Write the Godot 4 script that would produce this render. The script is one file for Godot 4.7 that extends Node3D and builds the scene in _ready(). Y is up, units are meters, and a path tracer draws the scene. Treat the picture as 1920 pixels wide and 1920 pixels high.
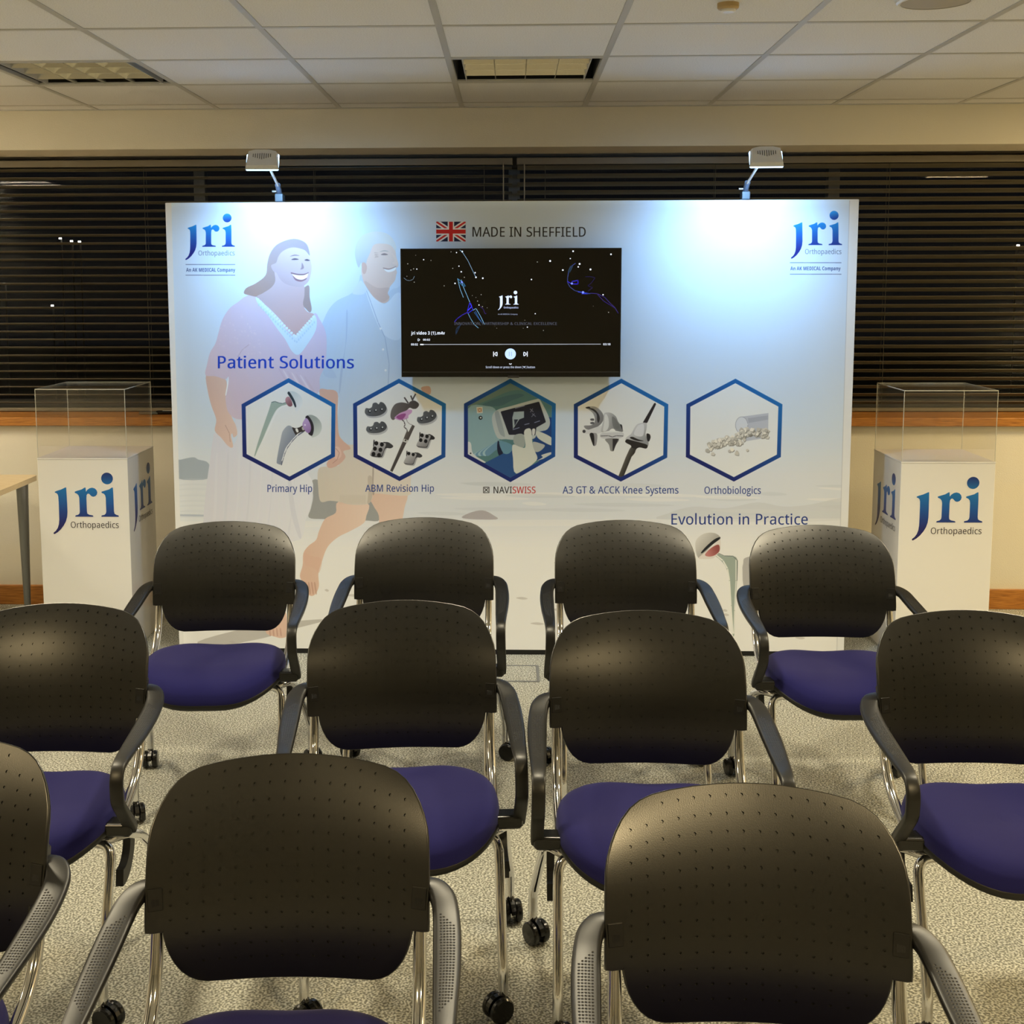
extends Node3D
# A seminar room at night: a printed exhibition backdrop with a television stands before a window wall, rows of chairs face the camera.

# ---------------------------------------------------------------- camera (fitted to the ceiling grid, the backdrop and the plinths)
const FOCAL := 2329.0
const PPX := 885.5
const PPY := 804.3
const EYE := 1.682
const CEIL := 2.518
var look: Basis          # rows: right, up, back

func view_basis() -> Basis:
	var yaw := -0.0308
	var pitch := 0.1196
	var roll := 0.003
	var ry := Basis(Vector3(cos(yaw), 0, -sin(yaw)), Vector3(0, 1, 0), Vector3(sin(yaw), 0, cos(yaw)))
	var rx := Basis(Vector3(1, 0, 0), Vector3(0, cos(pitch), sin(pitch)), Vector3(0, -sin(pitch), cos(pitch)))
	var rz := Basis(Vector3(cos(roll), sin(roll), 0), Vector3(-sin(roll), cos(roll), 0), Vector3(0, 0, 1))
	return rz * rx * ry

func on_plane_z(p: Vector2, z: float) -> Vector3:
	var d := look.transposed() * Vector3((p.x - PPX) / FOCAL, -(p.y - PPY) / FOCAL, -1.0)
	return Vector3(0, EYE, 0) + d * (z / d.z)

# ---------------------------------------------------------------- mesh building
class MB:
	var v := PackedVector3Array()
	var n := PackedVector3Array()
	var t := PackedVector2Array()
	func tri(a: Vector3, b: Vector3, c: Vector3, na: Vector3, nb: Vector3, nc: Vector3, ua := Vector2.ZERO, ub := Vector2.ZERO, uc := Vector2.ZERO) -> void:
		if (c - a).cross(b - a).dot(na + nb + nc) < 0.0:
			v.append(a); v.append(c); v.append(b)
			n.append(na); n.append(nc); n.append(nb)
			t.append(ua); t.append(uc); t.append(ub)
		else:
			v.append(a); v.append(b); v.append(c)
			n.append(na); n.append(nb); n.append(nc)
			t.append(ua); t.append(ub); t.append(uc)
	func quad(a: Vector3, b: Vector3, c: Vector3, d: Vector3, na: Vector3, nb: Vector3, nc: Vector3, nd: Vector3, ua := Vector2.ZERO, ub := Vector2.ZERO, uc := Vector2.ZERO, ud := Vector2.ZERO) -> void:
		tri(a, b, c, na, nb, nc, ua, ub, uc)
		tri(a, c, d, na, nc, nd, ua, uc, ud)
	func flat(a: Vector3, b: Vector3, c: Vector3, d: Vector3, nn: Vector3) -> void:
		quad(a, b, c, d, nn, nn, nn, nn, Vector2(0, 0), Vector2(1, 0), Vector2(1, 1), Vector2(0, 1))
	func box(c: Vector3, size: Vector3, bev := 0.0, xf := Basis.IDENTITY) -> void:
		var h := size * 0.5
		var b := minf(bev, minf(h.x, minf(h.y, h.z)) * 0.98)
		var vert := func(k: int, s: Vector3) -> Vector3:
			var p := Vector3(s.x * (h.x - b), s.y * (h.y - b), s.z * (h.z - b))
			p[k] = s[k] * h[k]
			return c + xf * p
		var nor := func(k: int, s: Vector3) -> Vector3:
			var p := Vector3.ZERO
			p[k] = s[k]
			return xf * p
		for k in 3:
			var l := (k + 1) % 3
			var m := (k + 2) % 3
			for s in [-1.0, 1.0]:
				var q := []
				for e in [[-1, -1], [1, -1], [1, 1], [-1, 1]]:
					var sg := Vector3.ZERO
					sg[k] = s; sg[l] = e[0]; sg[m] = e[1]
					q.append(vert.call(k, sg))
				var nn := Vector3.ZERO
				nn[k] = s
				flat(q[0], q[1], q[2], q[3], xf * nn)
		if b <= 0.0:
			return
		for k in 3:
			var l := (k + 1) % 3
			var m := (k + 2) % 3
			for sk in [-1.0, 1.0]:
				for sl in [-1.0, 1.0]:
					var s0 := Vector3.ZERO
					s0[k] = sk; s0[l] = sl; s0[m] = -1.0
					var s1 := s0
					s1[m] = 1.0
					quad(vert.call(k, s0), vert.call(k, s1), vert.call(l, s1), vert.call(l, s0), nor.call(k, s0), nor.call(k, s1), nor.call(l, s1), nor.call(l, s0))
		for sx in [-1.0, 1.0]:
			for sy in [-1.0, 1.0]:
				for sz in [-1.0, 1.0]:
					var s := Vector3(sx, sy, sz)
					tri(vert.call(0, s), vert.call(1, s), vert.call(2, s), nor.call(0, s), nor.call(1, s), nor.call(2, s))
	func tube(path: PackedVector3Array, r: float, sides := 12, caps := true) -> void:
		var count := path.size()
		var up := Vector3.ZERO
		var rings := []
		for i in count:
			var tan := (path[mini(i + 1, count - 1)] - path[maxi(i - 1, 0)]).normalized()
			if i == 0:
				up = tan.cross(Vector3(0.31, 0.2, 0.93)).normalized()
			else:
				up = (up - tan * up.dot(tan)).normalized()
			var side := tan.cross(up)
			var ring := []
			for k in sides:
				var a := TAU * k / sides
				ring.append(up * cos(a) + side * sin(a))
			rings.append(ring)
		for i in count - 1:
			for k in sides:
				var k2 := (k + 1) % sides
				quad(path[i] + rings[i][k] * r, path[i] + rings[i][k2] * r, path[i + 1] + rings[i + 1][k2] * r, path[i + 1] + rings[i + 1][k] * r, rings[i][k], rings[i][k2], rings[i + 1][k2], rings[i + 1][k])
		if caps:
			for e in [0, count - 1]:
				var d := (path[1] - path[0]).normalized() * -1.0 if e == 0 else (path[count - 1] - path[count - 2]).normalized()
				for k in sides:
					tri(path[e], path[e] + rings[e][k] * r, path[e] + rings[e][(k + 1) % sides] * r, d, d, d)
	func lathe(profile: Array, segs: int, xf := Transform3D.IDENTITY) -> void:
		# profile of Vector2(radius, height); each stretch is shaded by its own slope
		for i in profile.size() - 1:
			var a: Vector2 = profile[i]
			var b: Vector2 = profile[i + 1]
			var d := b - a
			var nr := Vector2(d.y, -d.x).normalized()
			for k in segs:
				var t0 := TAU * k / segs
				var t1 := TAU * (k + 1) / segs
				var c0 := Vector3(cos(t0), 0, sin(t0))
				var c1 := Vector3(cos(t1), 0, sin(t1))
				var n0 := (xf.basis * (c0 * nr.x + Vector3(0, nr.y, 0))).normalized()
				var n1 := (xf.basis * (c1 * nr.x + Vector3(0, nr.y, 0))).normalized()
				var p00 := xf * (c0 * a.x + Vector3(0, a.y, 0))
				var p10 := xf * (c1 * a.x + Vector3(0, a.y, 0))
				var p11 := xf * (c1 * b.x + Vector3(0, b.y, 0))
				var p01 := xf * (c0 * b.x + Vector3(0, b.y, 0))
				quad(p00, p10, p11, p01, n0, n1, n1, n0)
	func extrude(poly: PackedVector2Array, z0: float, z1: float, xf := Transform3D.IDENTITY, uvscale := Vector2.ONE, uvoff := Vector2.ZERO) -> void:
		var idx := Geometry2D.triangulate_polygon(poly)
		for side in [[z0, -1.0], [z1, 1.0]]:
			var nn: Vector3 = xf.basis * Vector3(0, 0, side[1])
			for i in range(0, idx.size(), 3):
				var a := poly[idx[i]]
				var b := poly[idx[i + 1]]
				var c := poly[idx[i + 2]]
				tri(xf * Vector3(a.x, a.y, side[0]), xf * Vector3(b.x, b.y, side[0]), xf * Vector3(c.x, c.y, side[0]), nn, nn, nn, a * uvscale + uvoff, b * uvscale + uvoff, c * uvscale + uvoff)
		var orient := -1.0 if Geometry2D.is_polygon_clockwise(poly) else 1.0
		for i in poly.size():
			var a := poly[i]
			var b := poly[(i + 1) % poly.size()]
			var e := (b - a).normalized()
			var nn: Vector3 = xf.basis * Vector3(e.y * orient, -e.x * orient, 0)
			quad(xf * Vector3(a.x, a.y, z0), xf * Vector3(b.x, b.y, z0), xf * Vector3(b.x, b.y, z1), xf * Vector3(a.x, a.y, z1), nn, nn, nn, nn, a * uvscale + uvoff, b * uvscale + uvoff, b * uvscale + uvoff, a * uvscale + uvoff)
	func mesh() -> ArrayMesh:
		var arrays := []
		arrays.resize(Mesh.ARRAY_MAX)
		arrays[Mesh.ARRAY_VERTEX] = v
		arrays[Mesh.ARRAY_NORMAL] = n
		arrays[Mesh.ARRAY_TEX_UV] = t
		var m := ArrayMesh.new()
		m.add_surface_from_arrays(Mesh.PRIMITIVE_TRIANGLES, arrays)
		return m

# ---------------------------------------------------------------- painter for flat print
class Canvas:
	var w: int
	var h: int
	var px: PackedByteArray
	var place: Callable
	func _init(img: Image, mapping: Callable) -> void:
		w = img.get_width()
		h = img.get_height()
		img.convert(Image.FORMAT_RGB8)
		px = img.get_data()
		place = mapping
	func fill(polys: Array, c: Color, alpha := 1.0, ga = null, gb = null, cb = null) -> void:
		var lo := Vector2(1e9, 1e9)
		var hi := Vector2(-1e9, -1e9)
		var mapped := []
		for p in polys:
			var q := PackedVector2Array()
			for s in p:
				var m: Vector2 = place.call(s)
				q.append(m)
				lo = lo.min(m)
				hi = hi.max(m)
			mapped.append(q)
		var y0 := clampi(int(floor(lo.y)), 0, h - 1)
		var y1 := clampi(int(ceil(hi.y)), 0, h - 1)
		var rows := []
		rows.resize((y1 - y0 + 1) * 4)
		for q in mapped:
			for i in q.size():
				var a: Vector2 = q[i]
				var b: Vector2 = q[(i + 1) % q.size()]
				if a.y > b.y:
					var sw := a
					a = b
					b = sw
				if b.y - a.y < 1e-6:
					continue
				var s0 := maxi(int(ceil(a.y * 4.0 - 0.5)), y0 * 4)
				var s1 := mini(int(ceil(b.y * 4.0 - 0.5)) - 1, y1 * 4 + 3)
				var k := (b.x - a.x) / (b.y - a.y)
				for s in range(s0, s1 + 1):
					var x := a.x + ((s + 0.5) * 0.25 - a.y) * k
					if rows[s - y0 * 4] == null:
						rows[s - y0 * 4] = [x]
					else:
						rows[s - y0 * 4].append(x)
		var x0 := clampi(int(floor(lo.x)), 0, w - 1)
		var x1 := clampi(int(ceil(hi.x)), 0, w - 1)
		var bw := x1 - x0 + 2
		var graded: bool = ga != null
		var pa := Vector2.ZERO
		var gdir := Vector2.ZERO
		if graded:
			pa = place.call(ga)
			var pb: Vector2 = place.call(gb)
			gdir = (pb - pa) / maxf((pb - pa).length_squared(), 1e-6)
		var cov := PackedFloat32Array()
		cov.resize(bw)
		for y in range(y0, y1 + 1):
			cov.fill(0.0)
			var any := false
			for sub in 4:
				var xs = rows[(y - y0) * 4 + sub]
				if xs == null:
					continue
				xs.sort()
				for i in range(0, xs.size() - 1, 2):
					var xa := clampf(xs[i] - x0, 0.0, bw - 1.001)
					var xb := clampf(xs[i + 1] - x0, 0.0, bw - 1.001)
					if xb <= xa:
						continue
					any = true
					var ia := int(xa)
					var ib := int(xb)
					if ia == ib:
						cov[ia] += (xb - xa) * 0.25
					else:
						cov[ia] += (ia + 1 - xa) * 0.25
						for k in range(ia + 1, ib):
							cov[k] += 0.25
						cov[ib] += (xb - ib) * 0.25
			if not any:
				continue
			for k in bw:
				var cv := cov[k]
				if cv <= 0.002 or x0 + k >= w:
					continue
				cv = minf(cv, 1.0) * alpha
				var col := c
				if graded:
					var g := clampf((Vector2(x0 + k, y) - pa).dot(gdir), 0.0, 1.0)
					col = c.lerp(cb, g)
				var at := (y * w + x0 + k) * 3
				px[at] = int(px[at] * (1.0 - cv) + col.r * 255.0 * cv)
				px[at + 1] = int(px[at + 1] * (1.0 - cv) + col.g * 255.0 * cv)
				px[at + 2] = int(px[at + 2] * (1.0 - cv) + col.b * 255.0 * cv)
	func picture() -> Image:
		return Image.create_from_data(w, h, false, Image.FORMAT_RGB8, px)

func pts(flat: Array, s := 1.0, o := Vector2.ZERO) -> PackedVector2Array:
	var p := PackedVector2Array()
	for i in range(0, flat.size(), 2):
		p.append(Vector2(flat[i], flat[i + 1]) / s + o)
	return p

func smooth(p: PackedVector2Array, per := 4) -> PackedVector2Array:
	var q := PackedVector2Array()
	var c := p.size()
	for i in c:
		for k in per:
			q.append(p[i].cubic_interpolate(p[(i + 1) % c], p[(i - 1 + c) % c], p[(i + 2) % c], float(k) / per))
	return q

func stroke(p: PackedVector2Array, wd: float) -> Array:
	var out := []
	for i in p.size() - 1:
		var d := (p[i + 1] - p[i]).normalized()
		var nn := Vector2(-d.y, d.x) * wd * 0.5
		out.append(PackedVector2Array([p[i] + nn - d * wd * 0.2, p[i + 1] + nn + d * wd * 0.2, p[i + 1] - nn + d * wd * 0.2, p[i] - nn - d * wd * 0.2]))
	return out

func disc(c: Vector2, r: float, ry := -1.0, seg := 28) -> PackedVector2Array:
	var q := PackedVector2Array()
	for k in seg:
		q.append(c + Vector2(cos(TAU * k / seg) * r, sin(TAU * k / seg) * (r if ry < 0 else ry)))
	return q

var fonts := {}
func letters(text: String, x0: float, x1: float, top: float, base: float, bold := false) -> Array:
	# glyph triangles scaled so that the line spans x0..x1 and its capitals reach from base up to top
	var key := "Droid Sans" + ("b" if bold else "")
	if not fonts.has(key):
		var f := SystemFont.new()
		f.font_names = PackedStringArray(["Droid Sans"])
		f.font_weight = 700 if bold else 400
		fonts[key] = f
	var measure := func(s: String) -> PackedVector3Array:
		var tm := TextMesh.new()
		tm.font = fonts[key]
		tm.font_size = 64
		tm.depth = 0.0
		tm.pixel_size = 1.0
		tm.curve_step = 1.5
		tm.text = s
		return tm.surface_get_arrays(0)[Mesh.ARRAY_VERTEX]
	var cap: PackedVector3Array = measure.call("H")
	var cap_lo := 1e9
	var cap_hi := -1e9
	for p in cap:
		cap_lo = minf(cap_lo, p.y)
		cap_hi = maxf(cap_hi, p.y)
	var vs: PackedVector3Array = measure.call("H" + text)
	var first := 1e9
	for p in vs:
		first = minf(first, p.x)
	var cap_w := -1e9
	var cap_x := 1e9
	for p in cap:
		cap_w = maxf(cap_w, p.x)
		cap_x = minf(cap_x, p.x)
	var cut := first + (cap_w - cap_x) + 0.5   # drop the leading H that fixed the baseline
	var keep := []
	var lo := 1e9
	var hi := -1e9
	for i in range(0, vs.size(), 3):
		if maxf(vs[i].x, maxf(vs[i + 1].x, vs[i + 2].x)) <= cut:
			continue
		keep.append(i)
		for k in 3:
			lo = minf(lo, vs[i + k].x)
			hi = maxf(hi, vs[i + k].x)
	var base_y := 1e9
	for i in range(0, vs.size(), 3):
		if maxf(vs[i].x, maxf(vs[i + 1].x, vs[i + 2].x)) <= cut:
			for k in 3:
				base_y = minf(base_y, vs[i + k].y)
	var sx := (x1 - x0) / (hi - lo)
	var sy := (base - top) / (cap_hi - cap_lo)
	var out := []
	for i in keep:
		var q := PackedVector2Array()
		for k in 3:
			q.append(Vector2(x0 + (vs[i + k].x - lo) * sx, base - (vs[i + k].y - base_y) * sy))
		out.append(q)
	return out

# ---------------------------------------------------------------- materials
func plain(c: Color, rough := 0.6, metal := 0.0, spec := 0.5) -> StandardMaterial3D:
	var m := StandardMaterial3D.new()
	m.albedo_color = c
	m.roughness = rough
	m.metallic = metal
	m.metallic_specular = spec
	return m

func glow(c: Color, energy: float) -> StandardMaterial3D:
	var m := plain(Color(0.9, 0.9, 0.9), 0.4)
	m.emission_enabled = true
	m.emission = c
	m.emission_energy_multiplier = energy
	return m

func noise_tex(size: int, freq: float, ramp: Array, kind := FastNoiseLite.TYPE_SIMPLEX, octaves := 3, sd := 1) -> NoiseTexture2D:
	var f := FastNoiseLite.new()
	f.noise_type = kind
	f.frequency = freq
	f.fractal_octaves = octaves
	f.seed = sd
	var g := Gradient.new()
	var offs := PackedFloat32Array()
	var cols := PackedColorArray()
	for e in ramp:
		offs.append(e[0])
		cols.append(e[1])
	g.offsets = offs
	g.colors = cols
	var t := NoiseTexture2D.new()
	t.width = size
	t.height = size
	t.seamless = true
	t.noise = f
	t.color_ramp = g
	return t

func grey(x: float) -> Color:
	return Color(x, x, x)

var M := {}
func make_materials() -> void:
	# carpet: flecked loop pile
	var carpet := plain(Color(1, 1, 1), 0.95, 0.0, 0.25)
	carpet.albedo_texture = noise_tex(1024, 0.17, [[0.0, Color(0.34, 0.34, 0.31)], [0.42, Color(0.58, 0.58, 0.54)], [0.58, Color(0.70, 0.70, 0.66)], [1.0, Color(0.90, 0.90, 0.86)]], FastNoiseLite.TYPE_SIMPLEX, 2, 4)
	carpet.heightmap_enabled = true
	carpet.heightmap_texture = noise_tex(1024, 0.2, [[0.0, grey(0)], [1.0, grey(1)]], FastNoiseLite.TYPE_SIMPLEX, 2, 9)
	carpet.heightmap_scale = 0.35
	carpet.uv1_triplanar = true
	carpet.uv1_world_triplanar = true
	carpet.uv1_scale = Vector3(0.62, 0.62, 0.62)
	M.carpet = carpet
	var wall := plain(Color(0.86, 0.84, 0.78), 0.85)
	wall.heightmap_enabled = true
	wall.heightmap_texture = noise_tex(512, 0.12, [[0.0, grey(0)], [1.0, grey(1)]], FastNoiseLite.TYPE_SIMPLEX, 3, 3)
	wall.heightmap_scale = 0.04
	wall.uv1_triplanar = true
	wall.uv1_world_triplanar = true
	wall.uv1_scale = Vector3(2, 2, 2)
	M.wall = wall
	var tile := plain(Color(1, 1, 1), 0.95, 0.0, 0.3)
	tile.albedo_texture = noise_tex(512, 0.2, [[0.0, Color(0.77, 0.775, 0.78)], [0.35, Color(0.86, 0.865, 0.87)], [1.0, Color(0.90, 0.905, 0.91)]], FastNoiseLite.TYPE_SIMPLEX, 3, 11)
	tile.uv1_triplanar = true
	tile.uv1_world_triplanar = true
	tile.uv1_scale = Vector3(1.4, 1.4, 1.4)
	M.tile = tile
	M.bar = plain(Color(0.72, 0.72, 0.71), 0.45)
	var oak := plain(Color(1, 1, 1), 0.38)
	oak.albedo_texture = noise_tex(512, 0.03, [[0.0, Color(0.50, 0.31, 0.12)], [0.45, Color(0.66, 0.43, 0.18)], [1.0, Color(0.76, 0.53, 0.25)]], FastNoiseLite.TYPE_SIMPLEX, 4, 7)
	oak.uv1_triplanar = true
	oak.uv1_world_triplanar = true
	oak.uv1_scale = Vector3(0.5, 9.0, 9.0)
	M.oak = oak
	var beech := plain(Color(1, 1, 1), 0.4)
	beech.albedo_texture = noise_tex(512, 0.03, [[0.0, Color(0.80, 0.71, 0.55)], [0.5, Color(0.87, 0.79, 0.64)], [1.0, Color(0.91, 0.84, 0.71)]], FastNoiseLite.TYPE_SIMPLEX, 4, 8)
	beech.uv1_triplanar = true
	beech.uv1_world_triplanar = true
	beech.uv1_scale = Vector3(0.6, 8.0, 8.0)
	M.beech = beech
	var plastic := plain(Color(0.042, 0.040, 0.034), 0.32, 0.0, 0.62)
	plastic.heightmap_enabled = true
	plastic.heightmap_texture = noise_tex(256, 0.2, [[0.0, grey(0)], [1.0, grey(1)]], FastNoiseLite.TYPE_SIMPLEX, 2, 21)
	plastic.heightmap_scale = 0.008
	plastic.uv1_triplanar = true
	plastic.uv1_scale = Vector3(9, 9, 9)
	M.plastic = plastic
	M.black_gloss = plain(Color(0.05, 0.05, 0.05), 0.22)
	M.black = plain(Color(0.035, 0.035, 0.035), 0.5)
	M.chrome = plain(Color(0.86, 0.86, 0.87), 0.07, 1.0)
	var fabric := plain(Color(1, 1, 1), 0.9, 0.0, 0.3)
	fabric.albedo_texture = noise_tex(256, 0.35, [[0.0, Color(0.08, 0.075, 0.27)], [0.5, Color(0.105, 0.10, 0.335)], [1.0, Color(0.14, 0.135, 0.40)]], FastNoiseLite.TYPE_SIMPLEX, 2, 5)
	fabric.uv1_triplanar = true
	fabric.uv1_scale = Vector3(7, 7, 7)
	fabric.rim_enabled = true
	fabric.rim = 0.12
	fabric.rim_tint = 0.6
	M.fabric = fabric
	M.white = plain(Color(0.88, 0.88, 0.87), 0.35)
	M.laminate = plain(Color(0.92, 0.92, 0.92), 0.16)
	M.frame_white = plain(Color(0.90, 0.90, 0.90), 0.4)
	M.alu = plain(Color(0.72, 0.73, 0.75), 0.28, 0.9)
	M.steel_grey = plain(Color(0.50, 0.51, 0.52), 0.35, 0.6)
	M.louvre = plain(Color(0.93, 0.93, 0.91), 0.22, 1.0)
	var clear := plain(Color(1, 1, 1, 0.004), 0.02)
	clear.transparency = BaseMaterial3D.TRANSPARENCY_ALPHA
	M.acrylic = clear
	M.acrylic_edge = plain(Color(0.80, 0.80, 0.76), 0.25)
	var pane := plain(Color(0.3, 0.32, 0.32, 0.02), 0.01, 0.0, 0.2)
	pane.transparency = BaseMaterial3D.TRANSPARENCY_ALPHA
	M.glass = pane
	M.slat = plain(Color(0.46, 0.43, 0.36), 0.36, 0.0, 0.5)
	M.rail = plain(Color(0.46, 0.43, 0.37), 0.45)
	M.window_frame = plain(Color(0.30, 0.30, 0.29), 0.4)
	M.cord = plain(Color(0.30, 0.29, 0.24), 0.8)

# ---------------------------------------------------------------- objects
var taken := {}
func numbered(called: String) -> String:
	var k: int = taken.get(called, 0)
	taken[called] = k + 1
	return called if k == 0 else "%s_%03d" % [called, k]

func thing(called: String, label: String, category: String, at := Vector3.ZERO, turn := 0.0, group := "") -> Node3D:
	var o := Node3D.new()
	o.name = numbered(called)
	add_child(o)
	o.position = at
	o.rotation.y = turn
	tag(o, label, category, group)
	return o

func tag(o: Node, label: String, category := "", group := "", kind := "") -> void:
	if label: o.set_meta("label", label)
	if category: o.set_meta("category", category)
	if group: o.set_meta("group", group)
	if kind: o.set_meta("kind", kind)

func part(called: String, m, mat: Material, parent: Node) -> MeshInstance3D:
	var o := MeshInstance3D.new()
	o.name = called
	o.mesh = m.mesh() if m is MB else m
	o.material_override = mat
	parent.add_child(o, true)
	return o

func structure(called: String, label := "", category := "") -> Node3D:
	var o := Node3D.new()
	o.name = called
	add_child(o)
	tag(o, label, category, "", "structure")
	return o

func one_box(c: Vector3, size: Vector3, bev := 0.0, xf := Basis.IDENTITY) -> MB:
	var m := MB.new()
	m.box(c, size, bev, xf)
	return m

func span_box(lo: Vector3, hi: Vector3, bev := 0.0) -> MB:
	return one_box((lo + hi) * 0.5, hi - lo, bev)

# ---------------------------------------------------------------- the room
const WALL_Z := -6.22
const LOW_Z := -6.29
const ROOM_L := -4.438
const ROOM_R := 4.562
const ROOM_REAR := 2.945
const GX := -1.438
const GZ := -4.255
const SILL_Y := 0.988
const SOFFIT := 2.327
const GLASS_Z := -6.72

func build_room() -> void:
	var fl := structure("floor", "grey beige flecked loop pile carpet floor", "floor")
	part("carpet", span_box(Vector3(ROOM_L - 0.2, -0.12, -6.9), Vector3(ROOM_R + 0.2, 0.0, ROOM_REAR + 0.2)), M.carpet, fl)
	var wb := structure("wall_back", "cream painted wall under and above the long night window", "wall")
	part("lower_wall", span_box(Vector3(ROOM_L - 0.2, 0.0, -6.9), Vector3(ROOM_R + 0.2, SILL_Y - 0.045, LOW_Z)), M.wall, wb)
	part("bulkhead", span_box(Vector3(ROOM_L - 0.2, SOFFIT, -6.9), Vector3(ROOM_R + 0.2, CEIL + 0.3, WALL_Z), 0.003), M.wall, wb)
	for s in [[ROOM_L - 0.2, ROOM_L], [ROOM_R, ROOM_R + 0.2]]:
		var w := structure("wall_left" if s[0] < 0 else "wall_right", "plain cream side wall of the seminar room", "wall")
		part("plaster", span_box(Vector3(s[0], 0.0, -6.9), Vector3(s[1], CEIL + 0.3, ROOM_REAR + 0.2)), M.wall, w)
	var wr := structure("wall_rear", "plain cream wall behind the last row", "wall")
	part("plaster", span_box(Vector3(ROOM_L - 0.2, 0.0, ROOM_REAR), Vector3(ROOM_R + 0.2, CEIL + 0.3, ROOM_REAR + 0.2)), M.wall, wr)
	var bb := structure("baseboard_back", "oak baseboard along the window wall", "baseboard")
	part("board", span_box(Vector3(ROOM_L, 0.0, LOW_Z - 0.005), Vector3(ROOM_R, 0.103, LOW_Z + 0.016), 0.003), M.oak, bb)
	# ceiling: concealed slab, mineral fibre tiles in an exposed grid
	var ce := structure("ceiling", "suspended ceiling of pale mineral fibre tiles in a grey grid", "ceiling")
	part("slab", span_box(Vector3(ROOM_L - 0.2, CEIL + 0.16, -6.9), Vector3(ROOM_R + 0.2, CEIL + 0.3, ROOM_REAR + 0.2)), M.wall, ce)
	var tile := one_box(Vector3.ZERO, Vector3(0.584, 0.016, 0.584), 0.003).mesh()
	var thin := one_box(Vector3.ZERO, Vector3(0.584, 0.016, 0.150), 0.003).mesh()
	var skip := {}
	for l in fittings:
		skip[Vector2i(l[0], l[1])] = true
	for i in range(-5, 10):
		for j in range(-12, 4):
			# column i spans GX+.6i .. +.6; row j spans GZ-.6j .. -.6 (j = 3 is the cut strip at the wall)
			if skip.has(Vector2i(i, j)):
				continue
			var zc := GZ - 0.6 * j - 0.3
			var t := part("tile", thin if j == 3 else tile, M.tile, ce)
			t.position = Vector3(GX + 0.6 * i + 0.3, CEIL + 0.011, zc if j < 3 else (GZ - 1.8 + WALL_Z) * 0.5)
	for i in range(-4, 10):
		part("main_runner", span_box(Vector3(GX + 0.6 * i - 0.012, CEIL, WALL_Z), Vector3(GX + 0.6 * i + 0.012, CEIL + 0.03, ROOM_REAR), 0.0015), M.bar, ce)
	for j in range(-11, 4):
		part("cross_runner", span_box(Vector3(ROOM_L, CEIL + 0.0006, GZ - 0.6 * j - 0.012), Vector3(ROOM_R, CEIL + 0.03, GZ - 0.6 * j + 0.012), 0.0015), M.bar, ce)
	part("edge_trim", span_box(Vector3(ROOM_L, CEIL - 0.001, WALL_Z), Vector3(ROOM_R, CEIL + 0.02, WALL_Z + 0.02), 0.001), M.bar, ce)
	# window: glazing in a dark frame, oak sill board
	var wi := structure("window_1", "long dark glazed window with grey frame and oak sill board", "window")
	part("sill_board", span_box(Vector3(ROOM_L, SILL_Y - 0.045, GLASS_Z + 0.03), Vector3(ROOM_R, SILL_Y, -6.255), 0.005), M.oak, wi)
	part("head_frame", span_box(Vector3(ROOM_L, SOFFIT - 0.06, GLASS_Z - 0.03), Vector3(ROOM_R, SOFFIT, GLASS_Z + 0.03), 0.003), M.window_frame, wi)
	part("sill_frame", span_box(Vector3(ROOM_L, SILL_Y - 0.04, GLASS_Z - 0.03), Vector3(ROOM_R, SILL_Y + 0.05, GLASS_Z + 0.03), 0.003), M.window_frame, wi)
	var xs := [ROOM_L, -3.31, -1.66, 0.02, 1.70, 3.36, ROOM_R]
	for k in xs.size():
		part("mullion", span_box(Vector3(xs[k] - 0.03, SILL_Y + 0.05, GLASS_Z - 0.03), Vector3(xs[k] + 0.03, SOFFIT - 0.06, GLASS_Z + 0.03), 0.003), M.window_frame, wi)
		if k > 0:
			part("pane", span_box(Vector3(xs[k - 1] + 0.03, SILL_Y + 0.05, GLASS_Z - 0.004), Vector3(xs[k] - 0.03, SOFFIT - 0.06, GLASS_Z + 0.004)), M.glass, wi)
	# outside: dark car park and a few lamps far off
	var gr := structure("ground_outside", "dark ground outside the window at night", "ground")
	part("tarmac", span_box(Vector3(-60, -3.2, -90), Vector3(60, -3.0, -7.2)), plain(Color(0.06, 0.06, 0.06), 0.9), gr)
	for d in [Vector2(113, 447), Vector2(98, 573), Vector2(134, 452), Vector2(149, 453), Vector2(8, 532), Vector2(1909, 460)]:
		var q := on_plane_z(d, -46.0)
		var far := thing("street_lamp", "distant white street lamp outside, seen between the blind slats", "street lamp", Vector3(q.x, -3.0, q.z), 0.0, "street lamps outside at night")
		var hgt := q.y + 3.0
		var pole := MB.new()
		pole.tube(PackedVector3Array([Vector3(0, 0, 0), Vector3(0, hgt - 0.02, -0.12)]), 0.03, 8)
		part("pole", pole, M.window_frame, far)
		var lampm := MB.new()
		lampm.box(Vector3(0, hgt, 0), Vector3(0.09, 0.055, 0.08), 0.012)
		part("lamp_head", lampm, glow(Color(1, 0.97, 0.9), 6.0), far)
	blind("venetian_blind", "dark venetian blind with nearly level slats, on the side of the beech table", ROOM_L + 0.02, 0.012, 12.0, [-3.7, -2.8, -1.91, -1.02, -0.136], -0.036)
	blind("venetian_blind", "dark venetian blind with steeper slats, mirrored warm light, away from the beech table", 0.032, ROOM_R - 0.02, 22.0, [0.18, 1.053, 1.94, 2.8, 3.7], 0.072)

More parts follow.
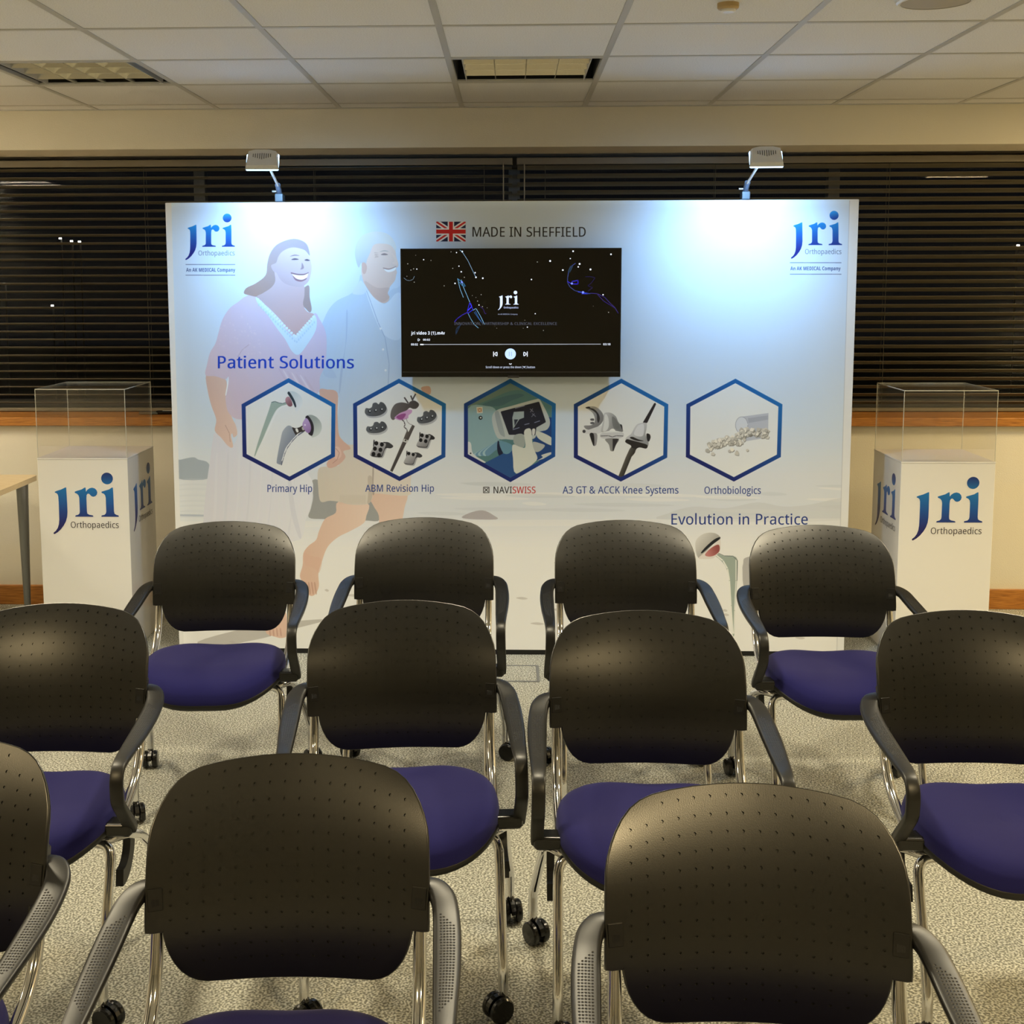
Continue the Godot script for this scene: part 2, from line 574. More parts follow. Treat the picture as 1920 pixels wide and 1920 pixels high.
func blind(called: String, label: String, x0: float, x1: float, tilt: float, ladders: Array, wand_x: float) -> void:
	var z := -6.55
	var b := thing(called, label, "blind", Vector3((x0 + x1) * 0.5, SILL_Y, z), 0.0, "venetian blinds in the window recess")
	var len := x1 - x0
	part("head_rail", one_box(Vector3(0, 2.288 - SILL_Y, 0), Vector3(len, 0.036, 0.05), 0.003), M.rail, b)
	part("bottom_rail", one_box(Vector3(0, 0.012, 0), Vector3(len, 0.018, 0.05), 0.003), M.slat, b)
	# a gently crowned slat; the room side is the higher edge
	var prof := PackedVector2Array()
	for k in 7:
		var u := (k / 6.0 - 0.5) * 2.0
		prof.append(Vector2(u * 0.025, 0.0035 * (1.0 - u * u)))
	for k in range(6, -1, -1):
		prof.append(prof[k] - Vector2(0, 0.0009))
	var m := MB.new()
	var turn := Basis(Vector3(0, 1, 0), -PI / 2) 
	m.extrude(prof, -len * 0.5 + 0.004, len * 0.5 - 0.004, Transform3D(turn, Vector3.ZERO))
	var slat := m.mesh()
	for k in 30:
		var s := part("slat", slat, M.slat, b)
		s.position = Vector3(0, 2.256 - SILL_Y - 0.0421 * k, 0)
		s.rotation.x = deg_to_rad(-tilt)
	for lx in ladders:
		for dz in [-0.024, 0.024]:
			var c := MB.new()
			c.tube(PackedVector3Array([Vector3(lx - (x0 + x1) * 0.5, 0.02, dz), Vector3(lx - (x0 + x1) * 0.5, 2.27 - SILL_Y, dz)]), 0.0012, 5)
			part("ladder_cord", c, M.cord, b)
	var wm := MB.new()
	wm.tube(PackedVector3Array([Vector3(wand_x - (x0 + x1) * 0.5, 0.35, 0.034), Vector3(wand_x - (x0 + x1) * 0.5, 2.28 - SILL_Y, 0.034)]), 0.0035, 6)
	part("tilt_wand", wm, M.rail, b)

# ---------------------------------------------------------------- ceiling fittings
# [column, row, lit, label]
var fittings := [
	[2, 1, 0, "recessed louvred ceiling light, switched off, above the middle of the backdrop"],
	[-1, 1, 0, "recessed louvred ceiling light, switched off, above the beech table side"],
	[8, 1, 0.95, "lit recessed louvred ceiling light by the window and the right wall", 1],
	[8, -3, 0.45, "lit recessed louvred ceiling light beside the right wall, midway down the room", 1],
	[-5, 1, 1.0, "lit recessed louvred ceiling light by the window and the left wall", 0],
	[-5, -3, 0.4, "lit recessed louvred ceiling light beside the left wall, midway down the room", 0],
	[-1, -2, 0.32, "lit recessed louvred ceiling light over the chairs at the table end", 2, true],
	[2, -2, 0.32, "lit recessed louvred ceiling light over the middle of the chair rows", 2, true],
	[5, -2, 0.32, "lit recessed louvred ceiling light over the chairs away from the table", 2, true],
	[-1, -7, 0.65, "lit recessed louvred ceiling light behind the last chairs, on the table side", 1, true],
	[4, -7, 0.65, "lit recessed louvred ceiling light behind the last chairs, away from the table", 1, true],
]
const WARM := [Color(1.0, 0.93, 0.80), Color(1.0, 0.885, 0.66), Color(1.0, 0.94, 0.80)]   # the tubes differ in age and tint

func build_fitting(col: int, row: int, lit: float, label: String, tint := 0, cut_off := false) -> void:
	var c := Vector3(GX + 0.6 * col + 0.3, CEIL, GZ - 0.6 * row - 0.3)
	var t := thing("ceiling_light", label, "ceiling light", c, 0.0, "recessed louvred ceiling lights")
	var hs := MB.new()
	hs.box(Vector3(0, 0.125, 0), Vector3(0.584, 0.012, 0.584))
	for s in [-1.0, 1.0]:
		hs.box(Vector3(s * 0.288, 0.07, 0), Vector3(0.008, 0.11, 0.584))
		hs.box(Vector3(0, 0.07, s * 0.288), Vector3(0.584, 0.11, 0.008))
	part("housing", hs, M.black if lit == 0.0 else M.white, t)
	var rf := MB.new()
	rf.box(Vector3(0, 0.108, 0), Vector3(0.50, 0.006, 0.56), 0.002)
	part("reflector", rf, plain(Color(0.92, 0.92, 0.90), 0.25, 0.5), t)
	for k in 4:
		var z := -0.21 + 0.14 * k
		var tb := MB.new()
		tb.tube(PackedVector3Array([Vector3(-0.245, 0.082, z), Vector3(0.245, 0.082, z)]), 0.008, 10)
		part("lamp_tube", tb, glow(WARM[tint], 3.0) if lit > 0.0 else M.white, t)
	# parabolic louvre: wedge blades, mirror finish, with a flat rim round the edge
	var rim := MB.new()
	for s in [-1.0, 1.0]:
		rim.box(Vector3(0, 0.006, s * 0.276), Vector3(0.58, 0.01, 0.024), 0.002)
		rim.box(Vector3(s * 0.249, 0.028, 0), Vector3(0.004, 0.05, 0.53), 0.001)
	part("rim", rim, M.bar, t)
	var wedge := PackedVector2Array([Vector2(-0.014, 0.05), Vector2(-0.006, 0.022), Vector2(-0.0012, 0.002), Vector2(0.0012, 0.002), Vector2(0.006, 0.022), Vector2(0.014, 0.05)])
	for k in 3:
		var m := MB.new()
		m.extrude(wedge, -0.264, 0.264, Transform3D(Basis.IDENTITY, Vector3(-0.125 + 0.125 * k, 0.002, 0)))
		part("long_blade", m, M.louvre, t)
	for k in 3:
		var m := MB.new()
		m.extrude(wedge, -0.247, 0.247, Transform3D(Basis(Vector3(0, 1, 0), PI / 2), Vector3(0, 0.003, -0.14 + 0.14 * k)))
		part("cross_blade", m, M.louvre, t)
	if lit > 0.0 and cut_off:
		# the mirror louvre keeps this light within about sixty degrees of straight down
		var p := SpotLight3D.new()
		p.name = "ceiling_light_glow"
		p.light_color = WARM[tint]
		p.light_energy = warm_energy * lit * 1.25
		p.light_size = 0.1
		p.spot_range = 14.0
		p.spot_attenuation = 2.0
		p.spot_angle = 66.0
		p.spot_angle_attenuation = 0.6
		p.shadow_enabled = true
		p.position = Vector3(0, -0.11, 0)
		p.rotation.x = -PI / 2
		t.add_child(p)
	elif lit > 0.0:
		var a := AreaLight3D.new()
		a.name = "ceiling_light_glow"
		a.area_size = Vector2(0.5, 0.52)
		a.light_color = WARM[tint]
		a.light_energy = warm_energy * lit
		a.shadow_enabled = true
		a.area_range = 14.0
		a.position = Vector3(0, -0.012, 0)
		a.rotation.x = -PI / 2
		t.add_child(a)

func build_ceiling_things() -> void:
	var d := thing("smoke_detector", "small round white detector on a ceiling tile", "detector", Vector3(0.667, CEIL, -3.96))
	var m := MB.new()
	m.lathe([Vector2(0.033, 0.004), Vector2(0.033, -0.010), Vector2(0.030, -0.014), Vector2(0.024, -0.016)], 28)
	part("base", m, plain(Color(0.72, 0.62, 0.44), 0.5), d)
	m = MB.new()
	m.lathe([Vector2(0.024, -0.013), Vector2(0.023, -0.021), Vector2(0.018, -0.024), Vector2(0.0, -0.025)], 28)
	part("sensor_cap", m, M.white, d)
	var s := thing("ceiling_speaker", "large round flat ceiling speaker grille set in a tile", "speaker", Vector3(1.285, CEIL, -3.925))
	m = MB.new()
	m.lathe([Vector2(0.114, 0.004), Vector2(0.114, -0.005), Vector2(0.108, -0.009), Vector2(0.101, -0.008)], 40)
	part("rim", m, M.white, s)
	m = MB.new()
	m.lathe([Vector2(0.101, -0.007), Vector2(0.06, -0.009), Vector2(0.0, -0.010)], 40)
	part("grille", m, plain(Color(0.66, 0.64, 0.60), 0.7), s)

# ---------------------------------------------------------------- the emblem: j, r, i and the dot, in units of its width, y down
func emblem() -> Array:
	var o := Vector2(-365, -728)
	var raw := [
		[387, 862, 400, 856, 430, 847, 462, 832, 468, 832, 469, 870, 470, 940, 470, 1005, 466, 1040, 456, 1072, 440, 1100, 418, 1128, 396, 1148, 375, 1161, 369, 1162, 365, 1156, 368, 1150, 383, 1138, 397, 1118, 406, 1092, 410, 1060, 411, 1000, 411, 930, 410, 895, 406, 880, 396, 871, 387, 868],
		[527, 861, 545, 855, 575, 846, 598, 832, 604, 833, 606, 862, 616, 848, 632, 837, 650, 833, 668, 838, 680, 850, 685, 866, 681, 882, 670, 893, 656, 897, 643, 893, 634, 883, 626, 875, 616, 876, 609, 886, 607, 910, 607, 1000, 609, 1016, 622, 1024, 648, 1029, 651, 1038, 523, 1038, 526, 1029, 545, 1024, 555, 1014, 557, 1000, 557, 905, 553, 888, 543, 876, 527, 869],
		[715, 861, 735, 855, 768, 845, 788, 832, 795, 833, 797, 880, 797, 1000, 800, 1016, 812, 1024, 828, 1029, 830, 1038, 707, 1038, 709, 1029, 730, 1024, 740, 1014, 743, 1000, 743, 905, 740, 888, 731, 876, 715, 869]]
	var out := []
	for r in raw:
		out.append(pts(r, 465.0, o / 465.0))
	out.append(disc((Vector2(757, 768) + o) / 465.0, 41.0 / 465.0))
	return out

func put(polys: Array, at: Vector2, s: float) -> Array:
	var out := []
	for p in polys:
		var q := PackedVector2Array()
		for v in p:
			q.append(at + v * s)
		out.append(q)
	return out

func paint_emblem(cv: Canvas, at: Vector2, s: float) -> void:
	var e := put(emblem(), at, s)
	var lt := Color(0.10, 0.52, 0.80)
	var dk := Color(0.10, 0.13, 0.47)
	cv.fill(e.slice(0, 3), lt, 1.0, at + Vector2(0, 0.24 * s), at + Vector2(0, 0.78 * s), dk)
	cv.fill([e[3]], Color(0.16, 0.56, 0.84), 1.0, at + Vector2(0.84 * s, 0.02 * s), at + Vector2(0.86 * s, 0.17 * s), Color(0.08, 0.20, 0.52))

# ---------------------------------------------------------------- the printed graphic (traced in photograph pixels, mapped to the backdrop's own plane)
const BACK_Z := -5.45
const BACK_L := -1.5055
const BACK_R := 1.4945
const BACK_T := 2.020
const BACK_B := 0.022

func back_uv(p: Vector2) -> Vector2:
	var q := on_plane_z(p, BACK_Z)
	return Vector2((q.x - BACK_L) / 3.0 * 2048.0, (BACK_T - q.y) / (BACK_T - BACK_B) * 1366.0)

func clip(poly: PackedVector2Array, window: PackedVector2Array) -> Array:
	return Geometry2D.intersect_polygons(poly, window)

func paint_backdrop() -> ImageTexture:
	# sky, sea, sand: a small picture enlarged, so that it is as soft as the print
	var small := Image.create(16, 24, false, Image.FORMAT_RGB8)
	for y in 24:
		for x in 16:
			var v := y / 23.0
			var c := Color(0.82, 0.88, 0.95)
			if v > 0.48:
				c = c.lerp(Color(0.86, 0.885, 0.925), clampf((v - 0.48) / 0.12, 0, 1))
			if v > 0.70:
				c = c.lerp(Color(0.925, 0.93, 0.945), clampf((v - 0.70) / 0.06, 0, 1))
			small.set_pixel(x, y, c)
	small.resize(2048, 1366, Image.INTERPOLATE_CUBIC)
	var cv := Canvas.new(small, back_uv)
	var z3 := func(a: Array) -> PackedVector2Array: return smooth(pts(a, 3.84, Vector2(300, 370)))
	var z8 := func(a: Array) -> PackedVector2Array: return smooth(pts(a, 3.5556, Vector2(320, 700)))
	var rng := RandomNumberGenerator.new()
	rng.seed = 12
	# sea and headland
	cv.fill([z8.call([40, 590, 70, 575, 150, 560, 185, 575, 252, 600, 260, 700, 40, 700])], Color(0.66, 0.71, 0.77))
	for k in 16:
		var yy := 700.0 + k * 18 + rng.randf() * 8
		cv.fill([z8.call([40, yy, 150, yy - 6, 300, yy, 300, yy + 7 + rng.randf() * 8, 150, yy + 4, 40, yy + 10])], Color(0.89, 0.91, 0.935) if k % 2 else Color(0.81, 0.84, 0.885), 0.25)
	cv.fill([z8.call([40, 940, 300, 945, 300, 955, 40, 952])], Color(0.66, 0.71, 0.80), 0.7)
	for k in 26:
		var px := 780.0 + rng.randf() * 780.0
		var py := 905.0 + rng.randf() * 66.0
		var ln := 40.0 + rng.randf() * 150.0
		cv.fill([smooth(pts([px, py, px + ln * 0.5, py - 2, px + ln, py + 1, px + ln, py + 4, px + ln * 0.4, py + 5]))], Color(0.80, 0.83, 0.87) if k % 2 else Color(0.94, 0.945, 0.95), 0.5)
	cv.fill([smooth(pts([1255, 962, 1300, 950, 1360, 953, 1420, 942, 1470, 950, 1520, 946, 1590, 934, 1590, 975, 1255, 975]))], Color(0.80, 0.82, 0.85), 0.55)
	cv.fill([smooth(pts([868, 972, 880, 962, 905, 957, 925, 966, 930, 974]))], Color(0.66, 0.64, 0.67), 0.8)
	cv.fill([pts([300, 978, 1600, 972, 1600, 984, 300, 990])], Color(0.95, 0.95, 0.95), 0.35)
	# sand ripples and the shadow behind the heels
	for k in 60:
		var px := 340.0 + rng.randf() * 1220.0
		var py := 1040.0 + rng.randf() * 170.0
		var ln := 5.0 + rng.randf() * 22.0
		cv.fill([smooth(pts([px, py, px + ln * 0.5, py - 2.0, px + ln, py + 1.0, px + ln * 0.6, py + 3.0]))], Color(0.70, 0.68, 0.68), 0.5)
	cv.fill([z8.call([180, 1790, 500, 1700, 760, 1660, 1000, 1640, 1050, 1645, 760, 1720, 640, 1760, 500, 1790, 300, 1830])], Color(0.72, 0.71, 0.71), 0.8)
	# rocks between the walkers
	cv.fill([z8.call([940, 720, 990, 720, 1000, 840, 1130, 830, 1390, 850, 1395, 975, 1310, 982, 1200, 975, 1020, 972, 922, 962, 935, 900, 950, 820])], Color(0.63, 0.64, 0.65))
	# the man
	cv.fill([z8.call([1330, 800, 1565, 790, 1558, 900, 1545, 980, 1540, 1080, 1400, 1080, 1388, 950, 1350, 880])], Color(0.87, 0.76, 0.70), 1.0, Vector2(700, 900), Vector2(765, 960), Color(0.90, 0.80, 0.75))
	cv.fill([z8.call([1120, 855, 1312, 865, 1305, 950, 1285, 1000, 1200, 1050, 1120, 1090, 1060, 1140, 1030, 1190, 1010, 1250, 985, 1330, 988, 1420, 962, 1475, 930, 1483, 900, 1455, 880, 1395, 862, 1350, 880, 1280, 885, 1200, 920, 1150, 970, 1110, 990, 1050, 1030, 970, 1100, 930])], Color(0.86, 0.74, 0.68), 1.0, Vector2(575, 1000), Vector2(680, 1000), Color(0.91, 0.82, 0.77))
	cv.fill([z8.call([890, 1200, 930, 1215, 1005, 1240, 990, 1330, 960, 1300, 900, 1280])], Color(0.86, 0.72, 0.66), 0.5)
	for k in 4:
		cv.fill([z8.call([895 + k * 20, 1400, 905 + k * 20, 1398, 915 + k * 20, 1465, 906 + k * 20, 1470])], Color(0.74, 0.58, 0.52), 0.6)
	cv.fill([z8.call([635, 1690, 690, 1640, 730, 1590, 770, 1600, 775, 1740, 740, 1765, 690, 1755, 640, 1735])], Color(0.87, 0.75, 0.70))
	for k in 4:
		cv.fill([z8.call([655 + k * 24, 1705, 663 + k * 24, 1702, 668 + k * 24, 1748, 660 + k * 24, 1750])], Color(0.75, 0.58, 0.53), 0.6)
	cv.fill([z8.call([1095, 420, 1215, 430, 1400, 420, 1600, 420, 1600, 730, 1582, 815, 1360, 800, 1345, 830, 1312, 872, 1200, 876, 1130, 858, 1060, 850, 1000, 855, 984, 770, 985, 640, 1050, 620, 1130, 600])], Color(0.83, 0.80, 0.76), 1.0, Vector2(600, 880), Vector2(760, 860), Color(0.88, 0.85, 0.82))
	cv.fill([z8.call([1345, 640, 1355, 640, 1352, 740, 1358, 800, 1346, 800])], Color(0.66, 0.62, 0.58), 0.8)
	cv.fill([z8.call([1315, 690, 1345, 700, 1342, 830, 1312, 868, 1318, 790])], Color(0.72, 0.68, 0.63), 0.55)
	for k in 22:
		cv.fill([z8.call([1130 + k * 8, 815, 1133 + k * 8, 815, 1130 + k * 8, 868, 1127 + k * 8, 868])], Color(0.74, 0.70, 0.65), 0.35)
	cv.fill([z3.call([1452, 560, 1430, 612, 1380, 690, 1280, 740, 1220, 800, 1180, 880, 1165, 940, 1190, 1050, 1180, 1150, 1160, 1250, 1140, 1390, 1200, 1410, 1275, 1420, 1290, 1500, 1275, 1760, 1500, 1770, 1720, 1770, 1740, 1400, 1760, 700, 1700, 655, 1650, 680, 1600, 770, 1530, 720])], Color(0.72, 0.80, 0.90), 1.0, Vector2(605, 600), Vector2(750, 640), Color(0.80, 0.86, 0.93))
	cv.fill([z3.call([1340, 830, 1352, 830, 1346, 1000, 1330, 1120, 1300, 1380, 1288, 1400, 1300, 1250, 1335, 1060])], Color(0.66, 0.74, 0.86), 0.7)
	cv.fill([z3.call([1180, 1180, 1235, 1230, 1270, 1300, 1180, 1280])], Color(0.68, 0.76, 0.88), 0.45)
	cv.fill([z3.call([1470, 640, 1520, 700, 1600, 765, 1650, 745, 1700, 690, 1740, 720, 1740, 1000, 1640, 1010, 1560, 900])], Color(0.86, 0.91, 0.97), 0.9)
	cv.fill(stroke(pts([1475, 640, 1520, 760, 1570, 900, 1620, 1010, 1650, 1200, 1640, 1400], 3.84, Vector2(300, 370)), 1.6), Color(0.66, 0.74, 0.85), 0.8)
	for k in 3:
		cv.fill([disc(Vector2(300, 370) + Vector2(1588 + k * 18, 945 + k * 150) / 3.84, 2.2)], Color(0.93, 0.95, 0.98))
	cv.fill([z3.call([1450, 600, 1430, 615, 1385, 690, 1455, 700, 1480, 680, 1490, 655])], Color(0.82, 0.87, 0.94))
	cv.fill([z3.call([1450, 520, 1470, 470, 1500, 400, 1520, 350, 1580, 325, 1650, 335, 1692, 380, 1702, 430, 1716, 480, 1712, 500, 1700, 512, 1706, 540, 1700, 560, 1690, 600, 1655, 645, 1640, 690, 1652, 720, 1640, 750, 1600, 760, 1540, 720, 1490, 650, 1462, 600])], Color(0.85, 0.75, 0.71), 1.0, Vector2(690, 560), Vector2(742, 470), Color(0.91, 0.83, 0.79))
	cv.fill([z3.call([1475, 600, 1560, 650, 1650, 650, 1640, 690, 1652, 720, 1600, 755, 1540, 715, 1490, 650])], Color(0.72, 0.61, 0.58), 0.3)
	cv.fill([z3.call([1408, 440, 1404, 380, 1420, 320, 1460, 272, 1540, 246, 1620, 255, 1670, 290, 1698, 345, 1695, 385, 1660, 345, 1600, 332, 1540, 342, 1512, 400, 1490, 450, 1478, 500, 1460, 520, 1450, 470, 1430, 505])], Color(0.74, 0.765, 0.78), 1.0, Vector2(668, 490), Vector2(700, 440), Color(0.86, 0.875, 0.88))
	cv.fill([z3.call([1452, 478, 1475, 470, 1490, 500, 1480, 545, 1460, 545])], Color(0.82, 0.69, 0.64))
	cv.fill([z3.call([1612, 510, 1650, 518, 1696, 500, 1690, 525, 1650, 538, 1625, 530])], Color(0.97, 0.96, 0.95))
	cv.fill([z3.call([1608, 505, 1650, 512, 1698, 496, 1696, 502, 1650, 520, 1612, 514])], Color(0.62, 0.48, 0.46), 0.7)
	cv.fill([z3.call([1590, 412, 1615, 402, 1642, 412, 1615, 416])], Color(0.50, 0.42, 0.42), 0.75)
	cv.fill([z3.call([1580, 392, 1615, 380, 1648, 390, 1615, 388])], Color(0.72, 0.68, 0.66), 0.8)
	cv.fill([z3.call([1668, 402, 1700, 430, 1714, 478, 1690, 484, 1672, 470, 1690, 455])], Color(0.93, 0.84, 0.79), 0.8)
	for k in 3:
		cv.fill([z3.call([1545 + k * 6, 395 + k * 12, 1575, 400 + k * 14, 1545, 402 + k * 16])], Color(0.70, 0.58, 0.54), 0.35)
	# forearm and the joined hands
	cv.fill([z8.call([990, 120, 1045, 108, 1112, 130, 1112, 260, 1120, 400, 1150, 450, 1185, 480, 1198, 505, 1150, 520, 1165, 560, 1120, 610, 1060, 632, 1040, 600, 1080, 540, 1070, 460, 1040, 300])], Color(0.84, 0.70, 0.65))
	cv.fill([z8.call([1085, 500, 1120, 490, 1140, 540, 1120, 570, 1090, 560])], Color(0.90, 0.78, 0.74), 0.7)
	cv.fill(stroke(pts([1100, 500, 1125, 530, 1110, 575, 1080, 600], 3.5556, Vector2(320, 700)), 1.2), Color(0.70, 0.52, 0.48), 0.7)
	cv.fill([z8.call([1670, 95, 1720, 85, 1735, 110, 1728, 140, 1690, 130])], Color(0.80, 0.62, 0.55), 0.8)
	# the woman
	cv.fill([z8.call([300, 400, 280, 450, 265, 560, 245, 700, 228, 850, 216, 1000, 205, 1150, 500, 1180, 820, 1120, 880, 1085, 900, 980, 930, 900, 950, 740, 905, 640, 900, 460, 1000, 280, 1000, 160, 480, 180, 430, 300, 445, 420, 400, 480])], Color(0.85, 0.86, 0.92), 1.0, Vector2(390, 900), Vector2(580, 900), Color(0.90, 0.91, 0.95))
	for k in 8:
		var fx := 300.0 + k * 75.0
		cv.fill([z8.call([fx, 560 + k * 8, fx + 14, 560, fx + 6 - k * 3, 900, fx - 20 - k * 2, 1080, fx - 34 - k * 2, 1080, fx - 10, 860])], Color(0.79, 0.81, 0.885) if k % 2 else Color(0.92, 0.93, 0.965), 0.2)
	cv.fill([z8.call([780, 700, 800, 700, 830, 900, 870, 1080, 850, 1085, 800, 920])], Color(0.79, 0.81, 0.885), 0.35)
	cv.fill([z3.call([332, 1280, 400, 1288, 470, 1310, 482, 1360, 480, 1420, 492, 1500, 520, 1590, 545, 1640, 556, 1705, 530, 1728, 520, 1700, 512, 1720, 526, 1790, 510, 1802, 480, 1780, 440, 1730, 395, 1680, 405, 1600, 370, 1500, 345, 1400])], Color(0.84, 0.72, 0.68), 1.0, Vector2(385, 760), Vector2(445, 760), Color(0.89, 0.79, 0.75))
	cv.fill(stroke(pts([470, 1640, 500, 1700, 505, 1760], 3.84, Vector2(300, 370)), 1.2), Color(0.68, 0.54, 0.50), 0.6)
	cv.fill([z3.call([690, 716, 620, 712, 560, 755, 500, 800, 450, 880, 420, 980, 400, 1050, 360, 1120, 340, 1200, 328, 1280, 400, 1288, 470, 1310, 492, 1290, 492, 1340, 480, 1400, 472, 1460, 500, 1560, 600, 1600, 900, 1560, 1130, 1420, 1150, 1300, 1190, 1200, 1200, 1050, 1190, 960, 1150, 880, 1105, 838, 1000, 1010, 870, 890])], Color(0.84, 0.77, 0.83), 1.0, Vector2(390, 700), Vector2(610, 640), Color(0.80, 0.76, 0.86))
	cv.fill([z3.call([492, 1290, 492, 1340, 478, 1420, 470, 1420, 482, 1350])], Color(0.96, 0.97, 0.99), 0.9)
	cv.fill(stroke(pts([640, 1060, 590, 1100, 560, 1150], 3.84, Vector2(300, 370)), 1.4), Color(0.74, 0.66, 0.72), 0.7)
	for k in 7:
		cv.fill([z3.call([860 + k * 30, 1250 + k * 8, 872 + k * 30, 1250 + k * 8, 960 + k * 26, 1400, 946 + k * 26, 1400])], Color(0.95, 0.93, 0.96) if k % 2 else Color(0.78, 0.72, 0.80), 0.4)
	for k in 60:
		cv.fill([disc(Vector2(300, 370) + Vector2(430 + rng.randf() * 300, 850 + rng.randf() * 380) / 3.84, 1.2 + rng.randf())], Color(0.90, 0.84, 0.88), 0.25)
	# hair, face, throat, lace
	cv.fill([z3.call([760, 560, 772, 480, 790, 410, 830, 350, 890, 315, 960, 298, 1020, 310, 1062, 345, 1078, 420, 1040, 380, 960, 362, 890, 392, 850, 440, 835, 500, 850, 570, 850, 620, 810, 668, 760, 702, 700, 716, 640, 704, 604, 690, 622, 652, 690, 618])], Color(0.66, 0.56, 0.53), 1.0, Vector2(470, 540), Vector2(550, 450), Color(0.60, 0.54, 0.56))
	cv.fill([z3.call([1005, 690, 1050, 640, 1075, 640, 1078, 720, 1092, 800, 1078, 828, 1040, 792, 1010, 765])], Color(0.64, 0.56, 0.55))
	cv.fill([z3.call([825, 520, 880, 560, 940, 600, 1030, 620, 1040, 700, 1030, 770, 1060, 822, 1108, 842, 1085, 900, 1040, 935, 1010, 985, 975, 1002, 930, 962, 870, 884, 780, 792, 695, 722, 740, 690, 800, 650, 830, 600])], Color(0.75, 0.67, 0.69), 1.0, Vector2(510, 540), Vector2(570, 620), Color(0.79, 0.67, 0.67))
	cv.fill([z3.call([800, 490, 836, 470, 850, 430, 880, 390, 940, 362, 1000, 366, 1050, 392, 1080, 440, 1092, 500, 1085, 560, 1066, 610, 1020, 642, 960, 640, 900, 620, 862, 585, 840, 545, 815, 530])], Color(0.70, 0.62, 0.64), 1.0, Vector2(515, 520), Vector2(580, 480), Color(0.78, 0.70, 0.72))
	cv.fill([z3.call([948, 545, 990, 556, 1035, 556, 1064, 545, 1055, 580, 1020, 592, 980, 582])], Color(0.99, 0.99, 0.99))
	cv.fill([z3.call([945, 540, 990, 550, 1035, 551, 1068, 540, 1066, 546, 1035, 560, 990, 560, 948, 550])], Color(0.42, 0.28, 0.32), 0.8)
	cv.fill([z3.call([955, 562, 980, 584, 1020, 594, 1056, 578, 1050, 592, 1015, 606, 975, 596])], Color(0.48, 0.32, 0.36), 0.7)
	cv.fill([z3.call([945, 448, 970, 438, 1000, 446, 972, 450])], Color(0.25, 0.22, 0.28), 0.85)
	cv.fill([z3.call([1040, 452, 1058, 444, 1080, 454, 1060, 457])], Color(0.25, 0.22, 0.28), 0.85)
	cv.fill([z3.call([935, 425, 970, 412, 1005, 420, 970, 420])], Color(0.40, 0.34, 0.36), 0.7)
	cv.fill([z3.call([1022, 470, 1036, 500, 1030, 515, 1010, 518, 1018, 505])], Color(0.46, 0.38, 0.41), 0.6)
	cv.fill([z3.call([690, 718, 740, 755, 800, 826, 860, 898, 920, 968, 975, 1004, 1040, 940, 1085, 900, 1108, 846, 1128, 880, 1120, 960, 1060, 1060, 1000, 1132, 950, 1108, 900, 1020, 840, 940, 770, 840, 705, 765])], Color(0.80, 0.89, 0.96))
	for k in 26:
		var f := k / 25.0
		var p := Vector2(705, 735).lerp(Vector2(975, 1004), minf(f * 1.6, 1.0)) if f < 0.63 else Vector2(975, 1004).lerp(Vector2(1105, 860), (f - 0.63) / 0.37)
		cv.fill([disc(Vector2(300, 370) + p / 3.84, 2.6)], Color(0.84, 0.92, 0.97))
		cv.fill([disc(Vector2(300, 370) + (p + Vector2(6, 40)) / 3.84, 1.5, 2.4)], Color(0.70, 0.81, 0.92), 0.7)
	# unprinted margins at the sides
	cv.fill([pts([300, 370, 321, 370, 345, 1230, 300, 1230])], Color(0.93, 0.94, 0.95))
	cv.fill([pts([1593, 370, 1620, 370, 1620, 1240, 1569, 1240])], Color(0.90, 0.91, 0.93))
	cv.fill(stroke(pts([1593, 376, 1569, 1222]), 1.2), Color(0.72, 0.74, 0.78), 0.7)
	# headline marks
	for e in [[Vector2(347.5, 400.5), 93.0, 372.0, 440.0, 469.7, 478.9, 348.0, 441.0, 495.8, 515.8, 349.0, 441.0, 502.5, 509.3], [Vector2(1483, 395.3), 96.0, 1509.6, 1577.6, 466.8, 476.2, 1481.0, 1577.6, 492.4, 514.0, 1482.0, 1576.0, 499.8, 506.6]]:
		paint_emblem(cv, e[0], e[1])
		cv.fill(letters("Orthopaedics", e[2], e[3], e[4], e[5]), Color(0.42, 0.46, 0.55))
		for yy in [e[8], e[9]]:
			cv.fill([pts([e[6], yy - 0.7, e[7], yy - 0.7, e[7], yy + 0.7, e[6], yy + 0.7])], Color(0.45, 0.50, 0.62))
		cv.fill(letters("An AK MEDICAL Company", e[10], e[11], e[12], e[13], true), Color(0.30, 0.37, 0.55))
	flag(cv, Vector2(818, 415.5), Vector2(55, 37))
	cv.fill(letters("MADE IN SHEFFIELD", 886, 1098, 425.5, 443.5), Color(0.13, 0.12, 0.12))
	cv.fill(letters("Patient Solutions", 408.5, 663, 667.5, 690.5), Color(0.06, 0.24, 0.74))
	cv.fill(letters("Patient Solutions", 409.1, 663.6, 667.5, 690.5), Color(0.06, 0.24, 0.74))
	var navy := Color(0.10, 0.20, 0.52)
	cv.fill(letters("Primary Hip", 501.5, 585, 909, 922.6), navy)
	cv.fill(letters("ABM Revision Hip", 685, 813.5, 909, 922), navy)
	cv.fill(letters("NAVI", 925.5, 960, 912.5, 925), Color(0.10, 0.09, 0.10), 1.0)
	cv.fill(letters("SWISS", 961, 1004, 912.5, 925), Color(0.72, 0.13, 0.14), 1.0)
	cv.fill([pts([906, 913, 917.5, 913, 917.5, 924.5, 906, 924.5]), pts([907.2, 914.2, 916.3, 914.2, 916.3, 923.3, 907.2, 923.3])], Color(0.12, 0.11, 0.12))
	cv.fill(stroke(pts([908.5, 915.5, 915, 922]), 1.3), Color(0.12, 0.11, 0.12))
	cv.fill(stroke(pts([915, 915.5, 908.5, 922]), 1.3), Color(0.12, 0.11, 0.12))
